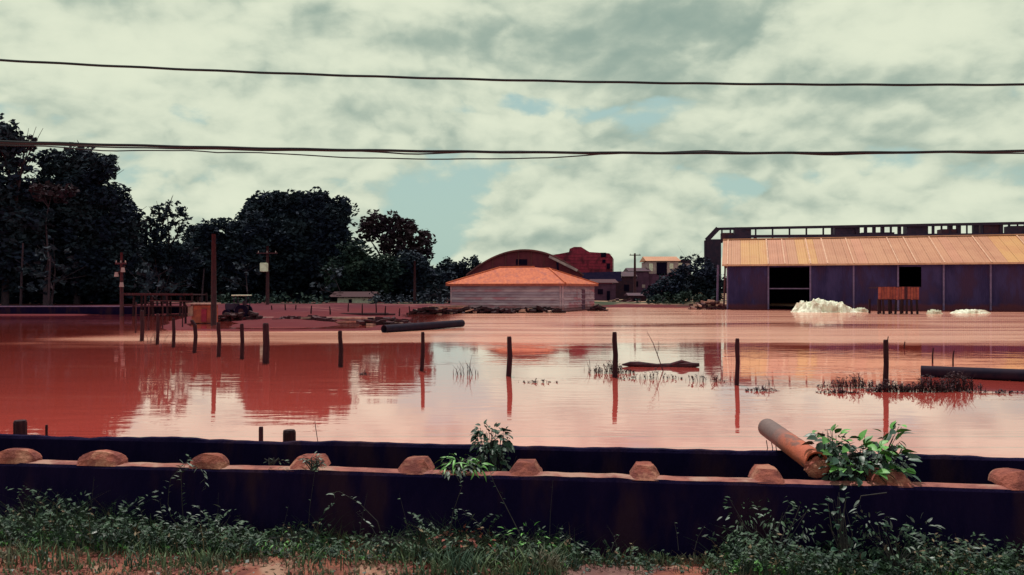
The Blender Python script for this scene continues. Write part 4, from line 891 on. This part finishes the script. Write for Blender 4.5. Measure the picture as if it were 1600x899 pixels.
bb_ = P(425, 726, 5.2); bush(bb_, [(430, 722, 5.2, 18, 3)], ['m', 'p', 'm'], 14, 'few flat dusty leaves on the wall top left of the pale plant', name='small_plant', cat='plant', stems=4, sc=.6)

def weed(pts, kind, n, lab, sc=1, r=.003, side=1, m='stem', tip=0.0, name='weed', cat='weed', group='weeds against the front wall'):
    pts = [P(*p_) for p_ in pts]; base = pts[0]; root = thing(name, lab, cat, base, group); loc = [p_-base for p_ in pts]
    mb = MB(); 
    def at(t):
        f_ = t*(len(loc)-1); i_ = min(int(f_), len(loc)-2); return loc[i_].lerp(loc[i_+1], f_-i_)
    ln = [at(k/12) for k in range(13)]; mb.tube(ln, [r*(1.1-.8*k/12) for k in range(13)], 5, caps=False); mb.build('stem', M[m], root)
    for k in range(n):
        t = tip+(1-tip)*(k+.7)/n; q = at(min(t, 1)); dirn = at(min(1, t+.05))-at(max(0, t-.05)); dirn = dirn.normalized() if dirn.length else Vector((0, 0, 1))
        sd_ = Vector((random.choice((-1, 1)), random.uniform(-.9, .2), random.uniform(-.5, .6))); put_leaf(root, q, dirn*.5+sd_*.8, kind, sc)
    return root
dW = lambda px: 5.0+SL*((px-800)/F*5.05)-.06
random.seed(31)
def W3(px, py, k=0): return (px, py, dW(px)-k)
weed([W3(300, 850), W3(262, 800), W3(265, 750), W3(290, 722, .02), W3(318, 735, .03), W3(322, 765, .05)], 'p', 22, 'pale vine arching over the wall edge at the third red lump from left', sc=.65, tip=.3)
weed([W3(290, 850), W3(285, 790), W3(283, 740), W3(296, 712, -.02)], 'm', 18, 'dusty upright vine beside the third red lump from left', sc=.65, tip=.3)
for k, (x0, x1, yt, lab) in enumerate(((245, 215, 785, 'pale lance-leaved weed, leftmost of the cluster below the vine'), (262, 250, 780, 'thin pale weed in the cluster below the vine'), (285, 300, 800, 'bushy pale weed in the middle of the cluster below the vine'),
        (320, 312, 790, 'pale lance-leaved weed right of the middle of the cluster below the vine'), (340, 345, 792, 'star-topped pale weed at the right of the cluster below the vine'), (366, 376, 808, 'rightmost pale weed of the cluster below the vine'), (272, 268, 815, 'short pale weed at the front of the cluster below the vine'))):
    weed([W3(x0, 862, .12), W3((x0+x1)/2, (862+yt)/2, .1), W3(x1, yt, .08)], 'p', 15, lab, sc=.72, tip=.25)
weed([W3(600, 850, .1), W3(590, 815, .08), W3(560, 785, .07), W3(530, 768, .08), W3(512, 772, .1)], 'p', 12, 'arching weed with pale leaves at its tip below the middle left wall', sc=.6, tip=.45)
weed([W3(595, 850, .1), W3(580, 822, .08), W3(556, 800, .07)], 'p', 8, 'shorter arching weed just below the arching pale weed', sc=.6, tip=.4)
weed([W3(765, 840, .1), W3(745, 815, .08), W3(722, 796, .07)], 'p', 11, 'pale leaved weed leaning left below the bright green plant', sc=.62, tip=.3)
weed([W3(820, 850, .1), W3(795, 800, .07), W3(772, 755, .04), W3(765, 735, .02)], 'm', 10, 'long thin weed climbing the wall under the round bush', sc=.55, tip=.3)
weed([W3(700, 850, .1), W3(708, 800, .05), W3(722, 760, .03), W3(712, 742, .02)], 'm', 8, 'dark thin vine hanging down from the bright green plant', sc=.5, tip=.2)
weed([W3(940, 872, .08), W3(912, 855, .07), W3(885, 838, .06)], 'p', 12, 'pale weed branch lying against the wall just right of the thick grass', sc=.62, tip=.2)
weed([W3(872, 868, .1), W3(875, 845, .08), W3(872, 830, .07)], 'p', 7, 'small upright pale weed left of the pale branch', sc=.5, tip=.2)
weed([W3(70, 850, .1), W3(45, 810, .08), W3(28, 775, .06), W3(38, 762, .06)], 'm', 10, 'thin dark weed against the wall at the far left', sc=.6, tip=.3)
weed([W3(1385, 770, .1), W3(1345, 775, .12), W3(1340, 790, .13), W3(1335, 805, .13)], 'p', 6, 'few pale leaves hanging below the big leafy bush', sc=.7, tip=.4)
random.seed(44)
wb_ = P(1205, 885, dW(1205)-.1)
bush(wb_, [(1160, 800, dW(1160), 34, 26), (1215, 800, dW(1215), 36, 30), (1190, 840, dW(1190), 60, 30), (1255, 815, dW(1255), 26, 34), (1150, 845, dW(1150), 26, 26)], ['m', 'ms', 'ms', 'm', 'p'], 290, 'wide dusty weed bush standing against the front wall left of the leafy bush', name='weed_bush', stems=16, sc=.72, r=.0025)
wb_ = P(1400, 890, dW(1400)-.12)
bush(wb_, [(1400, 850, dW(1400)-.05, 60, 26), (1360, 820, dW(1360)-.03, 34, 24), (1470, 860, dW(1470)-.05, 50, 20), (1440, 825, dW(1440)-.03, 34, 12)], ['p', 'ms', 'm', 'm', 'd'], 290, 'straggly pale and green weeds against the wall at bottom right', name='weed_bush', stems=16, sc=.68, r=.0025)
wb_ = P(1320, 890, dW(1320)-.1)
bush(wb_, [(1312, 820, dW(1312)-.02, 26, 60), (1330, 870, dW(1330)-.06, 40, 20)], ['d', 'd', 'ms'], 90, 'dark tangled stems below the big leafy bush', name='weed_bush', stems=24, sc=.8, r=.0035)
STK = {560: 'thin stalk on the dark wall beside the arching pale weed', 340: 'thin stalk above the star-topped weed left of the middle', 140: 'tall thin stalk below the second red lump from left', 440: 'short thin stalk below the fourth red lump',
 858: 'tall thin stalk on the wall right of the round bush', 1060: 'thin stalk left of the wide dusty weed bush', 955: 'short stalk just right of the pale weed branch', 1085: 'thin stalk nearest the wide dusty weed bush', 640: 'thin stalk on the wall below the fifth red lump',
 480: 'tallest thin stalk, reaching the wall top below the little pale plant', 60: 'thin stalk against the wall near the bottom left corner', 965: 'bent stalk midway along the bare stretch of wall'}
for px, yt in ((560, 770), (340, 770), (140, 745), (440, 790), (858, 750), (1060, 815), (955, 835), (1085, 820), (640, 770), (480, 730), (60, 800), (965, 820)):
    l_ = random.uniform(-20, 20); weed([W3(px, 860, .1), W3(px+l_*.3, (860+yt)/2, .07), W3(px+l_, yt, .05)], 'ms', random.randint(2, 4), STK[px], sc=.45, r=.002, tip=.3, name='thin_stalk', group='single thin stalks against the front wall')
for (px, py, rx, ry, kd, n_, lab) in ((60, 815, 70, 28, ['m', 'ms', 'ms'], 170, 'low dark weeds at the foot of the wall in the bottom left corner'), (175, 822, 50, 22, ['m', 'ms', 'd'], 130, 'low dark weeds left of the pale weed cluster'), (330, 828, 55, 22, ['p', 'ms', 'm'], 150, 'low tangle of weeds under the pale weed cluster'),
        (450, 838, 60, 14, ['m', 'ms', 'gs'], 120, 'low weeds at the wall foot left of the arching weed'), (610, 840, 60, 14, ['m', 'ms', 'ms'], 110, 'low weeds at the wall foot under the arching weed'), (720, 842, 50, 16, ['r', 'r', 'm'], 120, 'patch of red leaved low plants below the bright green plant'), (820, 846, 55, 24, ['gs', 'ms', 'm'], 150, 'greener low weeds at the right end of the thick grass')):
    b0_ = P(px, py+ry, dW(px)-.12); bush(b0_, [(px, py, dW(px)-.09, rx, ry), (px-rx*.5, py+ry*.4, dW(px)-.12, rx*.6, ry*.6), (px+rx*.5, py+ry*.4, dW(px)-.12, rx*.6, ry*.6)], kd, n_, lab, name='low_weeds', cat='weeds', stems=20, sc=.75, r=.002)
# grass (nobody could count it)
def grass_field(name, regions, m, lab, w=.0045):
    vs = []; fs = []
    for (px0, px1, y0, y1, n, h0, h1) in regions:
        for _ in range(n):
            px = random.uniform(px0, px1); py = random.uniform(y0, y1); gd = (CAM_H-ZG-.02)*F/(py-HOR); X_ = (px-800)/F*gd; lim = 5.0+SL*X_-.015
            gd = min(gd, lim-random.random()*.03); X_ = (px-800)/F*gd
            if mnoise.noise((X_*3.1, gd*5, 7)) < random.uniform(-.5, .3): continue
            h = random.uniform(h0, h1)*(.6+.8*abs(mnoise.noise((X_*2.3, gd*2, 1)))); a = random.uniform(0, 2*PI); l = random.uniform(.2, .8)*h; dx, dy = math.cos(a)*l, math.sin(a)*l*.6
            if gd+dy > lim: dy = -abs(dy)
            z = ZG; sx_, sy_ = math.sin(a)*w*random.uniform(.6, 1.5)+.001, -math.cos(a)*w; k = len(vs)
            vs += [(X_-sx_, gd-sy_, z), (X_+sx_, gd+sy_, z), (X_+dx*.4-sx_*.8, gd+dy*.4-sy_*.8, z+h*.6), (X_+dx*.4+sx_*.8, gd+dy*.4+sy_*.8, z+h*.6), (X_+dx, gd+dy, z+h*random.uniform(.75, 1))]
            fs += [(k, k+1, k+3, k+2), (k+2, k+3, k+4)]
    mb = MB(); mb.add(vs, fs); o = mb.build(name, M[m], kind='stuff'); return tag(o, lab, 'grass', kind='stuff')
random.seed(55)
grass_field('grass', [(-60, 900, 832, 885, 7500, .02, .17), (-60, 870, 834, 846, 3500, .06, .24), (620, 880, 850, 899, 3800, .03, .18), (880, 1120, 872, 884, 500, .03, .11), (1100, 1620, 876, 899, 3800, .03, .13), (-80, 900, 880, 925, 2600, .02, .07)], 'grass', 'green verge grass along the foot of the front wall')
grass_field('dry_grass', [(-60, 900, 840, 899, 2600, .02, .10), (560, 900, 845, 890, 900, .02, .10), (1100, 1600, 880, 899, 700, .02, .09)], 'straw', 'dry straw coloured blades among the verge grass')
def tangle(name, regions, m, lab):
    vs = []; fs = []
    for (px0, px1, n, h0, h1, ln) in regions:
        for _ in range(n):
            px = random.uniform(px0, px1); X0 = (px-800)/F*4.95; y0 = 5.0+SL*X0-random.uniform(.02, .28); cl = mnoise.noise((X0*1.7, y0*2, 3))
            h = random.uniform(h0, h1)*(.55+1.1*max(0, cl+.3)); a = random.uniform(0, 2*PI); dx, dy = math.cos(a)*h*random.uniform(.1, .8), -abs(math.sin(a))*h*.35; w = random.uniform(.0012, .0032)
            k = len(vs); N = 4
            for i_ in range(N+1):
                t_ = i_/N; q = (X0+dx*t_*t_, y0+dy*t_*t_, ZG+h*(t_-.28*t_*t_*random.uniform(.8, 1.2))); ww = w*(1-t_*.85); vs += [(q[0]-ww, q[1], q[2]), (q[0]+ww, q[1]+ww*.5, q[2])]
            for i_ in range(N): fs.append((k+2*i_, k+2*i_+1, k+2*i_+3, k+2*i_+2))
            for _j in range(ln):
                t_ = random.uniform(.2, 1); c = Vector((X0+dx*t_*t_+random.uniform(-.012, .012), y0+dy*t_*t_, ZG+h*(t_-.28*t_*t_))); L_ = random.uniform(.008, .021); u_ = Vector((random.uniform(-1, 1), random.uniform(-1, .4), random.uniform(-.5, .7))).normalized()*L_; v_ = u_.cross(Vector((random.uniform(-.4, .4), -.6, 1))).normalized()*L_*.38
                k2 = len(vs); vs += [tuple(c-u_), tuple(c+v_), tuple(c+u_), tuple(c-v_)]; fs.append((k2, k2+1, k2+2, k2+3))
    mb = MB(); mb.add(vs, fs); o = mb.build(name, M[m], kind='stuff'); return tag(o, lab, 'weeds', kind='stuff')
random.seed(77)
tangle('tall_grass', [(-60, 900, 1100, .10, .36, 0), (-60, 260, 350, .14, .40, 0), (900, 1120, 110, .06, .24, 0), (1100, 1620, 600, .08, .32, 0), (600, 900, 360, .12, .40, 0)], 'leaf_m', 'long thin grass blades in front of the dark wall')
tangle('dry_stalks', [(-60, 900, 260, .12, .38, 1), (1100, 1620, 160, .10, .34, 2), (900, 1120, 30, .06, .24, 1)], 'straw', 'dry straw coloured stalks among the weeds by the wall')
tangle('ground_weeds', [(-60, 420, 480, .05, .24, 8), (400, 900, 500, .04, .17, 8), (1110, 1560, 420, .05, .28, 8), (900, 1110, 60, .04, .12, 7)], 'leaf_m', 'tangled low weeds with small leaves along the foot of the wall')
tangle('climbing_weeds', [(-60, 260, 90, .22, .42, 12), (230, 420, 70, .2, .44, 12), (430, 900, 110, .18, .40, 11), (900, 1110, 16, .12, .26, 9), (1120, 1290, 90, .25, .46, 14), (1290, 1560, 120, .15, .36, 12)], 'leaf_m', 'taller leafy weeds reaching up the dark wall')
tangle('pale_weeds', [(-60, 420, 200, .05, .20, 6), (400, 900, 200, .04, .16, 6), (1110, 1560, 150, .05, .22, 6)], 'leaf_p', 'small pale leaved weeds mixed in the growth by the wall')
tangle('green_weeds', [(-60, 140, 110, .05, .15, 7), (400, 640, 170, .04, .13, 7), (760, 880, 160, .04, .16, 7), (1380, 1560, 110, .04, .12, 7), (1110, 1380, 110, .04, .16, 7), (140, 400, 90, .04, .12, 7)], 'leaf_g', 'brighter green small weeds mixed in the verge growth')
# litter of dead leaves and stones on the verge
lt = MB()
for _ in range(1500):
    px = random.uniform(-50, 1620); py = random.uniform(838, 905)
    if random.random() < .4: px = random.gauss(700, 60)
    gd = min((CAM_H-ZG)*F/(py-HOR), 4.97+SL*((px-800)/F*5)); c = Vector(((px-800)/F*gd, gd, ZG+random.uniform(.01, .035))); a = Vector((random.uniform(-1, 1), random.uniform(-1, 1), random.uniform(-.4, .4))).normalized()*random.uniform(.008, .022); b_ = Vector((0, 0, 1)).cross(a)*.6+Vector((0, 0, random.uniform(-.006, .006)))
    lt.add([c-a, c+b_, c+a, c-b_], [(0, 1, 2, 3)], random.choice((0, 0, 1)))
o = lt.build('leaf_litter', [M['leaf_r'], M['leaf_p']], kind='stuff'); tag(o, 'dead red and pale leaves scattered over the verge', 'leaf litter', kind='stuff')
st_ = MB()
for _ in range(500):
    px = random.uniform(-50, 1620); py = random.uniform(845, 905); gd = min((CAM_H-ZG)*F/(py-HOR), 4.95+SL*((px-800)/F*5)); r = random.uniform(.004, .014)
    st_.box(((px-800)/F*gd, gd, ZG+r*.6), (r*2, r*1.6, r*1.2), random.uniform(0, 3), tilt=('X', random.uniform(-.5, .5)))
o = st_.build('gravel', M['ledge'], kind='stuff'); tag(o, 'small red stones scattered on the verge soil', 'gravel', kind='stuff')
